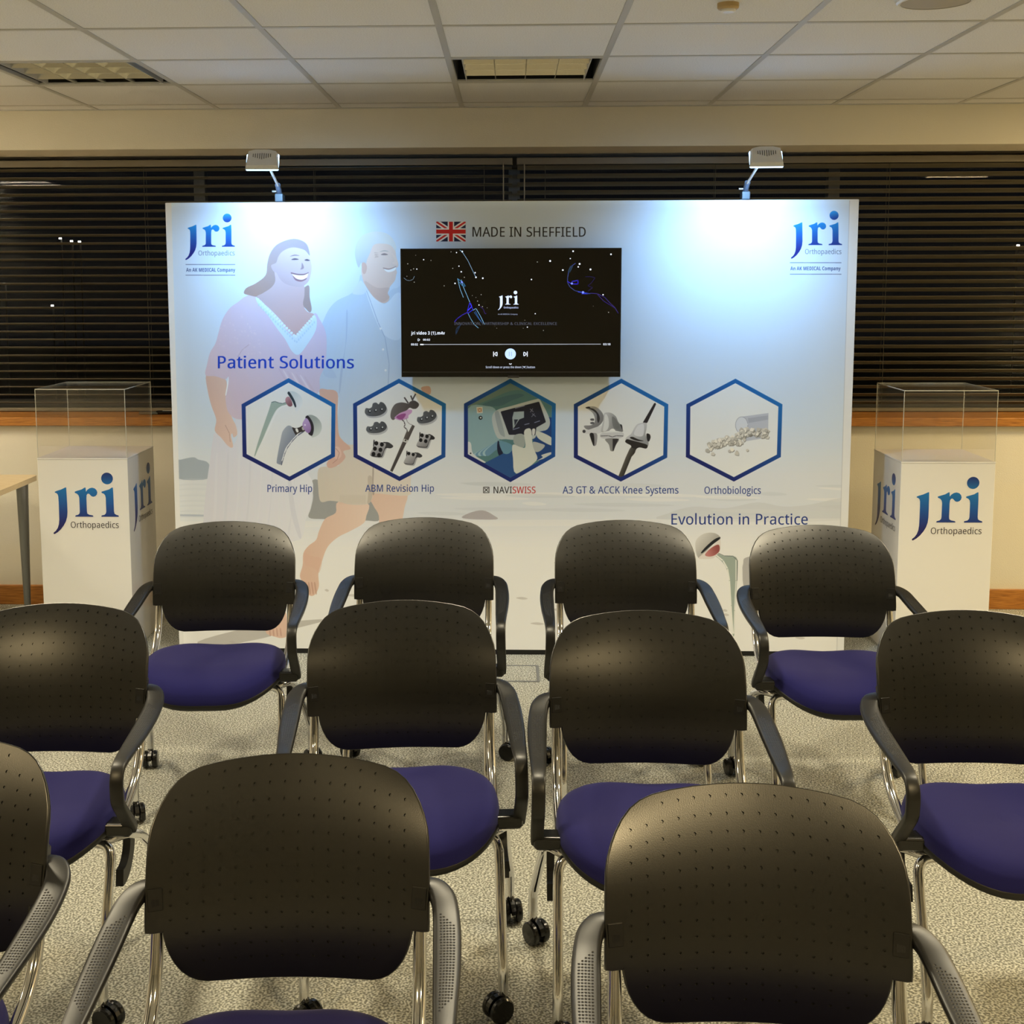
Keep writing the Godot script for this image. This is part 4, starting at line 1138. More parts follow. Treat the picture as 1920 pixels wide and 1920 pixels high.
func build_television() -> void:
	var c := Vector3(0.0015, 1.262, TV_Z)
	var t := thing("television", "black flat television showing a paused video, hung on the backdrop", "television", c)
	var w := 0.949
	var h := 0.5535
	var cs := MB.new()
	cs.box(Vector3(0, h * 0.5, -0.019), Vector3(w, h, 0.030), 0.004)
	part("casing", cs, M.black_gloss, t)
	var bz := MB.new()
	bz.box(Vector3(0, h - 0.0035, -0.001), Vector3(w, 0.007, 0.006), 0.001)
	for s in [-1.0, 1.0]:
		bz.box(Vector3(s * (w * 0.5 - 0.003), h * 0.5, -0.001), Vector3(0.006, h, 0.006), 0.001)
	bz.box(Vector3(0, 0.0105, -0.001), Vector3(w, 0.021, 0.008), 0.0015)
	part("bezel", bz, plain(Color(0.06, 0.055, 0.05), 0.25), t)
	var lip := MB.new()
	lip.box(Vector3(0, 0.0215, 0.001), Vector3(w - 0.01, 0.0016, 0.005), 0.0005)
	part("trim_line", lip, plain(Color(0.30, 0.28, 0.25), 0.3), t)
	var badge := MB.new()
	badge.box(Vector3(0.012, 0.001, 0.002), Vector3(0.05, 0.009, 0.008), 0.002)
	part("badge", badge, plain(Color(0.22, 0.21, 0.20), 0.35), t)
	part("wall_mount", one_box(Vector3(0, 0.30, -0.047), Vector3(0.36, 0.24, 0.026), 0.004), M.black, t)
	var im := Image.create(1280, 720, false, Image.FORMAT_RGB8)
	im.fill(Color(0.004, 0.004, 0.006))
	var cv := Canvas.new(im, tv_uv)
	var o := Vector2(740, 450)
	var k := 4.3636
	var z := func(a: Array) -> PackedVector2Array: return pts(a, k, o)
	var ice := Color(0.45, 0.68, 0.82)
	var blue := Color(0.14, 0.14, 0.80)
	var star := Color(0.92, 0.95, 1.0)
	for s in [[237, 161, 5], [297, 167, 4], [172, 125, 3], [107, 195, 4], [133, 246, 4], [155, 236, 4], [181, 238, 5], [100, 297, 3], [160, 345, 4], [405, 375, 4], [475, 232, 4], [526, 214, 5], [545, 260, 6], [570, 305, 4], [461, 97, 4], [506, 103, 5], [553, 95, 7], [658, 268, 6], [665, 305, 7], [721, 313, 7], [1167, 180, 4], [1272, 172, 8], [1376, 246, 7], [1437, 152, 5], [1460, 92, 7], [1513, 196, 8], [1502, 220, 6], [1770, 117, 7], [1602, 241, 8], [1119, 323, 6], [1150, 603, 5], [1086, 713, 5], [1217, 740, 4], [1052, 722, 3], [1065, 656, 3], [1750, 592, 4], [1705, 448, 6], [1625, 541, 3], [708, 447, 4], [678, 500, 4], [690, 532, 5], [718, 545, 4], [757, 555, 3], [635, 455, 3], [665, 470, 3], [835, 722, 3], [494, 355, 6]]:
		cv.fill([disc(o + Vector2(s[0], s[1]) / k, s[2] / k, -1, 10)], star if s[2] > 4 else Color(0.66, 0.66, 0.62))
	for line in [[[530, 80, 553, 97, 600, 170, 640, 255, 665, 305], 3.0, Color(0.55, 0.72, 0.85)], [[75, 310, 100, 330, 125, 332, 150, 322, 162, 296], 3.5, Color(0.42, 0.50, 0.56)], [[515, 315, 535, 400, 555, 450, 562, 470], 4.0, ice], [[545, 325, 560, 380, 590, 450, 615, 510], 4.0, ice], [[520, 320, 560, 350, 580, 380, 555, 375, 530, 345], 6.0, Color(0.16, 0.40, 0.58)], [[615, 510, 595, 580, 600, 600, 640, 570, 615, 510], 5.0, blue], [[620, 520, 630, 545, 600, 575], 8.0, Color(0.20, 0.18, 0.92)], [[600, 590, 550, 615, 510, 645, 490, 670], 7.0, Color(0.16, 0.12, 0.55)], [[600, 600, 620, 640, 650, 690, 685, 720], 3.5, ice], [[640, 575, 665, 560, 700, 620, 735, 690], 4.0, ice], [[660, 580, 690, 640, 725, 690, 700, 660, 650, 590], 4.0, Color(0.16, 0.36, 0.60)], [[700, 545, 725, 565, 740, 605, 750, 600], 4.0, Color(0.18, 0.10, 0.42)], [[540, 690, 520, 730, 500, 775, 505, 730, 525, 705], 6.0, Color(0.10, 0.18, 0.28)], [[1480, 190, 1445, 215, 1425, 250, 1415, 310, 1415, 350, 1435, 385, 1475, 415, 1540, 428, 1600, 440], 5.0, Color(0.20, 0.26, 0.50)], [[1440, 215, 1420, 260, 1430, 265, 1455, 215], 9.0, Color(0.12, 0.20, 0.28)], [[1415, 340, 1450, 360, 1500, 360, 1500, 330, 1450, 340], 7.0, Color(0.16, 0.13, 0.72)], [[1500, 425, 1545, 430, 1590, 440, 1530, 440], 6.0, Color(0.16, 0.22, 0.75)], [[1600, 435, 1660, 440, 1720, 470, 1770, 525, 1800, 550, 1830, 600], 4.0, Color(0.20, 0.16, 0.48)], [[1660, 445, 1710, 500, 1760, 530, 1800, 555], 4.0, Color(0.18, 0.12, 0.45)], [[1560, 300, 1600, 300, 1640, 310, 1610, 350, 1580, 375, 1620, 390, 1580, 420], 3.0, Color(0.12, 0.09, 0.36)]]:
		cv.fill(stroke(z.call(line[0]), line[1] / k), line[2])
	for s in [[1450, 356, 9], [1541, 428, 10], [550, 345, 8]]:
		cv.fill([disc(o + Vector2(s[0], s[1]) / k, s[2] / k, -1, 12)], Color(0.45, 0.52, 1.0))
	# title mark
	var e := put(emblem(), o + Vector2(845, 415) / k, 170.0 / k)
	cv.fill(e, Color(0.80, 0.86, 1.0))
	cv.fill(letters("Orthopaedics", 740 + 892 / k, 740 + 1012 / k, 450 + 545 / k, 450 + 560 / k, true), Color(0.70, 0.76, 0.92))
	cv.fill(letters("An AK MEDICAL Company", 740 + 845 / k, 740 + 1006 / k, 450 + 602 / k, 450 + 612 / k, true), Color(0.62, 0.66, 0.78))
	cv.fill(letters("INNOVATION, PARTNERSHIP & CLINICAL EXCELLENCE", 740 + 488 / k, 740 + 1328 / k, 450 + 673 / k, 450 + 695 / k), Color(0.34, 0.36, 0.42))
	var ui := Color(0.90, 0.94, 1.0)
	cv.fill(letters("jri video 3 (1).m4v", 740 + 134 / k, 740 + 411 / k, 450 + 748 / k, 450 + 774 / k, true), ui)
	cv.fill(letters("00:02", 740 + 232 / k, 740 + 290 / k, 450 + 808 / k, 450 + 824 / k, true), ui)
	cv.fill(letters("00:02", 740 + 134 / k, 740 + 190 / k, 450 + 846 / k, 450 + 863 / k, true), ui)
	cv.fill(letters("03:18", 740 + 1706 / k, 740 + 1766 / k, 450 + 845 / k, 450 + 861 / k, true), ui)
	cv.fill(stroke(z.call([190, 806, 208, 817, 190, 828, 190, 806]), 0.9), ui)
	cv.fill(stroke(z.call([210, 855, 1686, 852]), 1.3), Color(0.62, 0.64, 0.68))
	cv.fill(stroke(z.call([210, 855, 235, 855]), 2.2), ui)
	cv.fill([disc(o + Vector2(947, 932) / k, 45.0 / k, -1, 40)], Color(0.72, 0.83, 1.0))
	for dx in [938, 956]:
		cv.fill([z.call([dx - 2, 914, dx + 2, 914, dx + 2, 950, dx - 2, 950])], Color(0.50, 0.58, 0.80))
	cv.fill(stroke(z.call([838, 915, 815, 933, 838, 951, 838, 915]), 1.5), ui)
	cv.fill(stroke(z.call([809, 914, 809, 953]), 1.5), ui)
	cv.fill(stroke(z.call([1056, 915, 1080, 933, 1056, 951, 1056, 915]), 1.5), ui)
	cv.fill(stroke(z.call([1085, 914, 1085, 953]), 1.5), ui)
	cv.fill(stroke(z.call([938, 1011, 947, 1019, 956, 1011]), 1.4), ui)
	cv.fill(letters("Scroll down or press the down [    ] button", 740 + 745 / k, 740 + 1148 / k, 450 + 1031 / k, 450 + 1049 / k, true), Color(0.72, 0.76, 0.84))
	cv.fill([z.call([1050, 1034, 1070, 1034, 1060, 1050])], Color(0.72, 0.76, 0.84))
	var sm := plain(Color(0.012, 0.011, 0.010), 0.10, 0.0, 0.5)
	sm.emission_enabled = true
	sm.emission_operator = BaseMaterial3D.EMISSION_OP_MULTIPLY
	sm.emission = Color(1, 1, 1)
	sm.emission_energy_multiplier = 1.0
	sm.emission_texture = ImageTexture.create_from_image(cv.picture())
	sm.texture_repeat = false
	var sc := MB.new()
	var a := Vector3(-0.4665 - c.x, 1.8085 - c.y, 0.0)
	var b := Vector3(0.4700 - c.x, 1.2860 - c.y, 0.0)
	var n := Vector3(0, 0, 1)
	sc.quad(a, Vector3(b.x, a.y, 0), b, Vector3(a.x, b.y, 0), n, n, n, n, Vector2(0, 0), Vector2(1, 0), Vector2(1, 1), Vector2(0, 1))
	for sd in [[a, Vector3(a.x, b.y, 0), Vector3(-1, 0, 0)], [Vector3(b.x, a.y, 0), b, Vector3(1, 0, 0)]]:
		sc.quad(sd[0], sd[1], sd[1] + Vector3(0, 0, -0.003), sd[0] + Vector3(0, 0, -0.003), sd[2], sd[2], sd[2], sd[2])
	var scr := part("screen", sc, sm, t)
	scr.set_meta("label", "dark screen with player controls and a white emblem")

const LED := Color(0.62, 0.82, 1.0)
func build_arm_lamp(clamp_x: float, head_x: float, inward: float, label: String) -> void:
	var t := thing("arm_lamp", label, "lamp", Vector3(clamp_x, BACK_T, BACK_Z - 0.03), 0.0, "white arm lamps clipped on the backdrop")
	var m := MB.new()
	m.box(Vector3(0, 0.0185, 0.006), Vector3(0.036, 0.036, 0.05), 0.004)
	part("clamp", m, plain(Color(0.30, 0.34, 0.38), 0.25), t)
	var knuckle := MB.new()
	knuckle.tube(PackedVector3Array([Vector3(0, 0.034, 0.012), Vector3(0, 0.050, 0.024), Vector3((head_x - clamp_x) * 0.1, 0.070, 0.06)]), 0.012, 12)
	part("knuckle", knuckle, plain(Color(0.40, 0.44, 0.52), 0.35, 0.4), t)
	var kn := MB.new()
	kn.tube(PackedVector3Array([Vector3(-0.030, 0.046, 0.02), Vector3(-0.012, 0.046, 0.02)]), 0.005, 8)
	part("screw_knob", kn, M.alu, t)
	var head := Vector3(head_x - clamp_x, 2.150 - BACK_T, -4.985 - BACK_Z + 0.03)
	var arm := MB.new()
	arm.tube(PackedVector3Array([Vector3((head_x - clamp_x) * 0.1, 0.066, 0.05), head + Vector3(inward * 0.25, -0.012, -0.055)]), 0.0055, 10)
	part("arm", arm, M.white, t)
	# head: a wedge shaped shell, its lens turned down and back to the print
	var aim := Vector3(-inward * 0.5, -0.30, -0.47).normalized()
	var right := Vector3(0, 1, 0).cross(-aim).normalized()
	var up := (-aim).cross(right)
	var bs := Basis(right, up, -aim)   # local z points away from the print
	var hd := Node3D.new()
	hd.name = "lamp_head"
	hd.position = head
	hd.basis = bs
	t.add_child(hd)
	var sh := MB.new()
	var lo := PackedVector2Array([Vector2(-0.066, -0.040), Vector2(0.066, -0.040), Vector2(0.060, 0.036), Vector2(0.030, 0.046), Vector2(-0.030, 0.046), Vector2(-0.060, 0.036)])
	var hiq := PackedVector2Array()
	for p in lo:
		hiq.append(p * 0.90)
	for i in lo.size():
		var j := (i + 1) % lo.size()
		var a := Vector3(lo[i].x, lo[i].y, 0.0)
		var b := Vector3(lo[j].x, lo[j].y, 0.0)
		var c := Vector3(hiq[j].x, hiq[j].y, 0.022)
		var d := Vector3(hiq[i].x, hiq[i].y, 0.022)
		var nn := (b - a).cross(d - a).normalized()
		if nn.dot(Vector3(lo[i].x + lo[j].x, lo[i].y + lo[j].y, 0)) < 0:
			nn = -nn
		sh.quad(a, b, c, d, nn, nn, nn, nn)
	for lay in [[lo, 0.0, -1.0], [hiq, 0.022, 1.0]]:
		var idx := Geometry2D.triangulate_polygon(lay[0])
		for i in range(0, idx.size(), 3):
			var q: PackedVector2Array = lay[0]
			var nn := Vector3(0, 0, lay[2])
			sh.tri(Vector3(q[idx[i]].x, q[idx[i]].y, lay[1]), Vector3(q[idx[i + 1]].x, q[idx[i + 1]].y, lay[1]), Vector3(q[idx[i + 2]].x, q[idx[i + 2]].y, lay[1]), nn, nn, nn)
	part("shell", sh, plain(Color(0.80, 0.81, 0.82), 0.35), hd)
	for k in 9:
		var v := MB.new()
		var ln := 0.030 - absf(k - 4) * 0.0035
		v.box(Vector3((k - 4) * 0.0085, 0.008 + absf(k - 4) * 0.001, 0.0222), Vector3(0.0026, ln, 0.0014), 0.0004)
		part("vent_slot", v, plain(Color(0.16, 0.17, 0.18), 0.7), hd)
	part("lens", one_box(Vector3(0, -0.001, -0.006), Vector3(0.128, 0.076, 0.012), 0.003), glow(LED, 5.0), hd)
	var al := SpotLight3D.new()
	al.name = "lamp_glow"
	al.light_color = LED
	al.light_energy = led_energy
	al.light_size = 0.04
	al.spot_range = 12.0
	al.spot_attenuation = 2.0
	al.spot_angle = 62.0
	al.spot_angle_attenuation = 1.0
	al.shadow_enabled = true
	al.position = head + aim * 0.016
	al.basis = Basis.looking_at(Vector3(inward, -0.48, -0.47).normalized(), Vector3.UP)
	t.add_child(al)

# ---------------------------------------------------------------- plinths, table, small things
func build_plinth(x0: float, x1: float, z0: float, inner_side: float, label: String, cover_label: String) -> void:
	var w := x1 - x0
	var h := 0.890
	var c := Vector3((x0 + x1) * 0.5, 0, z0 - w * 0.5)
	var t := thing("display_plinth", label, "plinth", c, 0.0, "white display plinths")
	part("body", one_box(Vector3(0, h * 0.5 - 0.003, 0), Vector3(w, h - 0.006, w), 0.002), M.laminate, t)
	part("top_panel", one_box(Vector3(0, h - 0.003, 0), Vector3(w + 0.002, 0.006, w + 0.002), 0.001), M.laminate, t)
	var grad := Gradient.new()
	grad.offsets = PackedFloat32Array([0.0, 0.22, 0.5, 0.85, 1.0])
	grad.colors = PackedColorArray([Color(0.08, 0.19, 0.48), Color(0.04, 0.47, 0.76), Color(0.05, 0.34, 0.66), Color(0.09, 0.11, 0.42), Color(0.09, 0.09, 0.36)])
	var gt := GradientTexture2D.new()
	gt.gradient = grad
	gt.fill_from = Vector2(0, 0)
	gt.fill_to = Vector2(0, 1)
	gt.width = 8
	gt.height = 256
	var ink := plain(Color(1, 1, 1), 0.4)
	ink.albedo_texture = gt
	ink.texture_repeat = false
	var word := letters("Orthopaedics", 125.0 / 465.0, 462.0 / 465.0, 345.0 / 465.0, 389.0 / 465.0)
	for face in 2:
		var xf: Transform3D
		var lw := 0.302
		if face == 0:
			xf = Transform3D(Basis.IDENTITY, Vector3(0.006, 0, w * 0.5 + 0.0003))
		elif inner_side > 0:
			xf = Transform3D(Basis(Vector3(0, 1, 0), PI / 2), Vector3(w * 0.5 + 0.0003, 0, -0.004))
		else:
			xf = Transform3D(Basis(Vector3(0, 1, 0), -PI / 2), Vector3(-w * 0.5 - 0.0003, 0, 0.004))
		var mk := MB.new()
		for p in emblem():
			var q := PackedVector2Array()
			for v in p:
				q.append(Vector2((v.x - 0.5) * lw, h - 0.066 - v.y * lw))
			mk.extrude(q, -0.0002, 0.0004, xf, Vector2(1, -1.0 / (0.935 * lw)), Vector2(0, (h - 0.066) / (0.935 * lw)))
		part("emblem", mk, ink, t).set_meta("label", "blue vinyl letter emblem with a round dot")
		var lt := MB.new()
		var nn := xf.basis * Vector3(0, 0, 1)
		for tr in word:
			var q := []
			for v in tr:
				q.append(xf * Vector3((v.x - 0.5) * lw, h - 0.066 - v.y * lw, 0.0004))
			lt.tri(q[0], q[1], q[2], nn, nn, nn)
		part("lettering", lt, plain(Color(0.16, 0.14, 0.17), 0.5), t)
	# clear cover standing on the plinth
	var k := thing("display_cover", cover_label, "cover", c + Vector3(0, h, 0), 0.0, "clear acrylic display covers")
	var ch := 0.308
	var th := 0.004
	var cw := w - 0.004
	for s in [-1.0, 1.0]:
		part("side_panel", one_box(Vector3(s * (cw * 0.5 - th * 0.5), ch * 0.5, 0), Vector3(th, ch, cw - 2.0 * th)), M.acrylic, k)
		part("side_panel", one_box(Vector3(0, ch * 0.5, s * (cw * 0.5 - th * 0.5)), Vector3(cw, ch, th)), M.acrylic, k)
	part("top_panel", one_box(Vector3(0, ch + th * 0.5, 0), Vector3(cw, th, cw)), M.acrylic, k)
	var ed := MB.new()
	var eh := cw * 0.5
	for sx in [-1.0, 1.0]:
		for sz in [-1.0, 1.0]:
			ed.box(Vector3(sx * (eh - 0.001), ch * 0.5, sz * (eh - 0.001)), Vector3(0.0028, ch, 0.0028), 0.0008)
		ed.box(Vector3(sx * (eh - 0.001), ch + 0.002, 0), Vector3(0.0034, 0.0042, cw), 0.0008)
		ed.box(Vector3(0, ch + 0.002, sx * (eh - 0.001)), Vector3(cw, 0.0042, 0.0034), 0.0008)
	part("polished_edges", ed, M.acrylic_edge, k).set_meta("label", "pale polished edges of the clear cover")

func build_table() -> void:
	var t := thing("side_table", "pale beech meeting table with grey tapered legs, cut by the frame beside the plinth", "table", Vector3(-3.05, 0, -5.58))
	var top := PackedVector2Array()
	var hx := 0.735
	var hz := 0.38
	for e in [[1, 1], [-1, 1], [-1, -1], [1, -1]]:
		var s := Vector2(e[0], e[1])
		var r := 0.03
		for k in 5:
			var a := PI * 0.5 * k / 4.0
			var dir := Vector2(cos(a), sin(a))
			if e[0] * e[1] < 0:
				dir = Vector2(sin(a), cos(a))
			top.append(Vector2(s.x * (hx - r), s.y * (hz - r)) + dir * s * r)
	var m := MB.new()
	m.extrude(top, 0.713, 0.738, Transform3D(Basis(Vector3(1, 0, 0), PI / 2), Vector3(0, 1.451, 0)).scaled_local(Vector3(1, 1, 1)))
	part("table_top", m, M.beech, t)
	for sx in [-1.0, 1.0]:
		for sz in [-1.0, 1.0]:
			var l := MB.new()
			l.lathe([Vector2(0.0, 0.0), Vector2(0.013, 0.0), Vector2(0.014, 0.01), Vector2(0.029, 0.713), Vector2(0.0, 0.713)], 20, Transform3D(Basis.IDENTITY, Vector3(sx * (hx - 0.06), 0, sz * (hz - 0.06))))
			part("leg", l, M.steel_grey, t)
	part("apron", one_box(Vector3(0, 0.685, 0), Vector3(1.30, 0.05, 0.03), 0.003), M.steel_grey, t)

func build_small_things() -> void:
	var g := thing("remote_control", "slim dark remote control lying on the oak sill beside the backdrop", "remote", Vector3(-1.835, SILL_Y, -6.40), 0.06)
	part("body", one_box(Vector3(0.045, 0.010, 0), Vector3(0.12, 0.018, 0.04), 0.006), M.black_gloss, g)
	part("face", one_box(Vector3(-0.05, 0.008, 0), Vector3(0.10, 0.014, 0.042), 0.004), plain(Color(0.34, 0.36, 0.33), 0.4), g)
	part("button_row", one_box(Vector3(0.05, 0.0195, 0), Vector3(0.06, 0.002, 0.014), 0.0006), plain(Color(0.75, 0.75, 0.72), 0.4), g)
	var f := thing("floor_box", "flush metal edged floor socket box in the carpet before the backdrop", "floor box", Vector3(0.012, 0, -5.18))
	var fr := MB.new()
	for s in [-1.0, 1.0]:
		fr.box(Vector3(0, 0.0015, s * 0.106), Vector3(0.226, 0.003, 0.012), 0.0008)
		fr.box(Vector3(s * 0.107, 0.0015, 0), Vector3(0.012, 0.003, 0.20), 0.0008)
	part("metal_rim", fr, M.steel_grey, f)
	part("lid", one_box(Vector3(0, 0.0008, 0), Vector3(0.20, 0.0024, 0.198), 0.0006), M.carpet, f)

# ---------------------------------------------------------------- chairs
const BW := 0.236        # half width of the back shell
func back_z(x: float, y: float) -> float:
	return 0.014 - 0.20 * (y - 0.69) - 1.0 * pow(y - 0.63, 2.0) + 0.037 * (x / BW) * (x / BW) - 0.024 * pow(absf(x) / BW, 3.0) * pow(clampf((y - 0.70) / 0.15, 0.0, 1.2), 2.0)

func back_n(x: float, y: float) -> Vector3:
	var e := 0.0005
	return Vector3(-(back_z(x + e, y) - back_z(x - e, y)) / (2 * e), -(back_z(x, y + e) - back_z(x, y - e)) / (2 * e), 1.0).normalized()

func back_outline() -> PackedVector2Array:
	# right half traced from a close view: offsets from the middle and heights, then mirrored
	var half := [0, 40, 70, 41, 144, 45, 244, 55, 344, 70, 424, 88, 478, 112, 520, 144, 554, 186, 582, 238, 602, 290, 616, 345, 622, 400, 624, 520, 624, 640, 624, 740, 624, 834, 600, 837, 556, 837, 553, 826, 550, 838, 545, 862, 537, 890, 524, 922, 504, 956, 478, 986, 446, 1010, 410, 1026, 370, 1034, 294, 1036, 150, 1036, 0, 1036]
	var q := PackedVector2Array()
	for i in range(0, half.size(), 2):
		var v: float = half[i + 1]
		var y := 0.0
		if v < 635:
			y = lerpf(0.851, 0.662, (v - 40) / 595.0)
		elif v < 836:
			y = lerpf(0.662, 0.592, (v - 635) / 201.0)
		else:
			y = lerpf(0.592, 0.494, (v - 836) / 200.0)
		q.append(Vector2(half[i] * BW / 624.0, y))
	var full := PackedVector2Array()
	for i in q.size():
		full.append(q[i])
	for i in range(q.size() - 2, 0, -1):
		full.append(Vector2(-q[i].x, q[i].y))
	return full

func back_shell() -> MB:
	var m := MB.new()
	var out := back_outline()
	var fine := PackedVector2Array()
	for i in out.size():
		var a := out[i]
		var b := out[(i + 1) % out.size()]
		var steps := maxi(1, int(ceil(a.distance_to(b) / 0.016)))
		for k in steps:
			fine.append(a.lerp(b, float(k) / steps))
	var inset: PackedVector2Array = Geometry2D.offset_polygon(out, -0.013, Geometry2D.JOIN_ROUND)[0]
	var th := 0.010
	var step_x := 0.0264
	var step_y := 0.0252
	var lattice := func(u: float, v: float) -> Vector2:
		var x := u * step_x
		var y := 0.836 - v * step_y
		return Vector2(x, y - 0.014 * pow(x / 0.16, 2.0) * clampf((y - 0.62) / 0.2, 0.0, 1.0))
	var front := func(p: Vector2) -> Vector3: return Vector3(p.x, p.y, back_z(p.x, p.y))
	var rear := func(p: Vector2) -> Vector3: return Vector3(p.x, p.y, back_z(p.x, p.y)) - back_n(p.x, p.y) * th
	var skin := func(a: Vector2, b: Vector2, c: Vector2) -> void:
		m.tri(front.call(a), front.call(b), front.call(c), back_n(a.x, a.y), back_n(b.x, b.y), back_n(c.x, c.y))
		m.tri(rear.call(a), rear.call(b), rear.call(c), -back_n(a.x, a.y), -back_n(b.x, b.y), -back_n(c.x, c.y))
	var face := func(a: Vector2, b: Vector2, c: Vector2) -> void:
		m.tri(front.call(a), front.call(b), front.call(c), back_n(a.x, a.y), back_n(b.x, b.y), back_n(c.x, c.y))
	for i in range(-10, 10):
		for j in range(-2, 15):
			var cell := PackedVector2Array([lattice.call(i, j - 0.5), lattice.call(i + 1, j - 0.5), lattice.call(i + 1, j + 0.5), lattice.call(i, j + 0.5)])
			var inside := 0
			for p in cell:
				inside += int(Geometry2D.is_point_in_polygon(p, fine))
			var hole: Vector2 = lattice.call(i + 0.5, j)
			if inside == 4 and Geometry2D.is_point_in_polygon(hole, inset) and j >= 0 and j <= 12 and absf(hole.x) < 0.203:
				var ring := PackedVector2Array()
				for k in 8:
					ring.append(hole + Vector2(cos(TAU * (k + 0.5) / 8), -sin(TAU * (k + 0.5) / 8)) * 0.0027)
				for q in [[0, 1, 2], [0, 2, 3]]:
					var a3: Vector2 = cell[q[0]]
					var b3: Vector2 = cell[q[1]]
					var c3: Vector2 = cell[q[2]]
					m.tri(rear.call(a3), rear.call(b3), rear.call(c3), -back_n(a3.x, a3.y), -back_n(b3.x, b3.y), -back_n(c3.x, c3.y))
				# corners of the cell: 0 upper left, 1 upper right, 2 lower right, 3 lower left
				var corner_of := [1, 2, 2, 3, 3, 0, 0, 1]   # by octant, going down from the right
				for k in 8:
					var c: int = corner_of[k]
					face.call(ring[k], ring[(k + 1) % 8], cell[c])
					var nxt: int = corner_of[(k + 1) % 8]
					if nxt != c:
						face.call(ring[(k + 1) % 8], cell[c], cell[nxt])
					var a := ring[k]
					var b := ring[(k + 1) % 8]
					var na := Vector3(hole.x - a.x, hole.y - a.y, 0).normalized()
					var nb := Vector3(hole.x - b.x, hole.y - b.y, 0).normalized()
					var fl := back_n(hole.x, hole.y) * 0.0028
					m.quad(front.call(a), front.call(b), front.call(b) - fl, front.call(a) - fl, na, nb, nb, na)
					m.tri(front.call(a) - fl, front.call(b) - fl, front.call(hole) - fl, back_n(a.x, a.y), back_n(b.x, b.y), back_n(hole.x, hole.y))
			elif inside == 4:
				skin.call(cell[0], cell[1], cell[2])
				skin.call(cell[0], cell[2], cell[3])
			else:
				for piece in Geometry2D.intersect_polygons(cell, fine):
					if Geometry2D.is_polygon_clockwise(piece) and false:
						continue
					var idx := Geometry2D.triangulate_polygon(piece)
					for k in range(0, idx.size(), 3):
						skin.call(piece[idx[k]], piece[idx[k + 1]], piece[idx[k + 2]])
	# rounded rim
	var cnt := fine.size()
	var orient := -1.0 if Geometry2D.is_polygon_clockwise(fine) else 1.0
	var outs := []
	for i in cnt:
		var e := (fine[(i + 1) % cnt] - fine[(i - 1 + cnt) % cnt]).normalized()
		outs.append(Vector3(e.y, -e.x, 0) * orient)
	for i in cnt:
		var j := (i + 1) % cnt
		var prof := []
		for s in [i, j]:
			var p := fine[s]
			var nn := back_n(p.x, p.y)
			var f: Vector3 = front.call(p)
			var o: Vector3 = outs[s]
			prof.append([[f, nn], [f + o * 0.0022 - nn * 0.0012, (nn + o).normalized()], [f + o * 0.003 - nn * 0.005, o], [f + o * 0.0022 - nn * (th - 0.0012), (o - nn).normalized()], [f - nn * th, -nn]])
		for k in 4:
			var a = prof[0]
			var b = prof[1]
			m.quad(a[k][0], b[k][0], b[k + 1][0], a[k + 1][0], a[k][1], b[k][1], b[k + 1][1], a[k + 1][1])
	return m

func spline(rows: Array, per: int) -> Array:
	var out := []
	var c := rows.size()
	for i in c - 1:
		var a: Array = rows[maxi(i - 1, 0)]
		var b: Array = rows[i]
		var d: Array = rows[i + 1]
		var e: Array = rows[mini(i + 2, c - 1)]
		for k in per:
			var t := float(k) / per
			var r := []
			for s in b.size():
				r.append(cubic_interpolate(b[s], d[s], a[s], e[s], t))
			out.append(r)
	out.append(rows[c - 1])
	return out

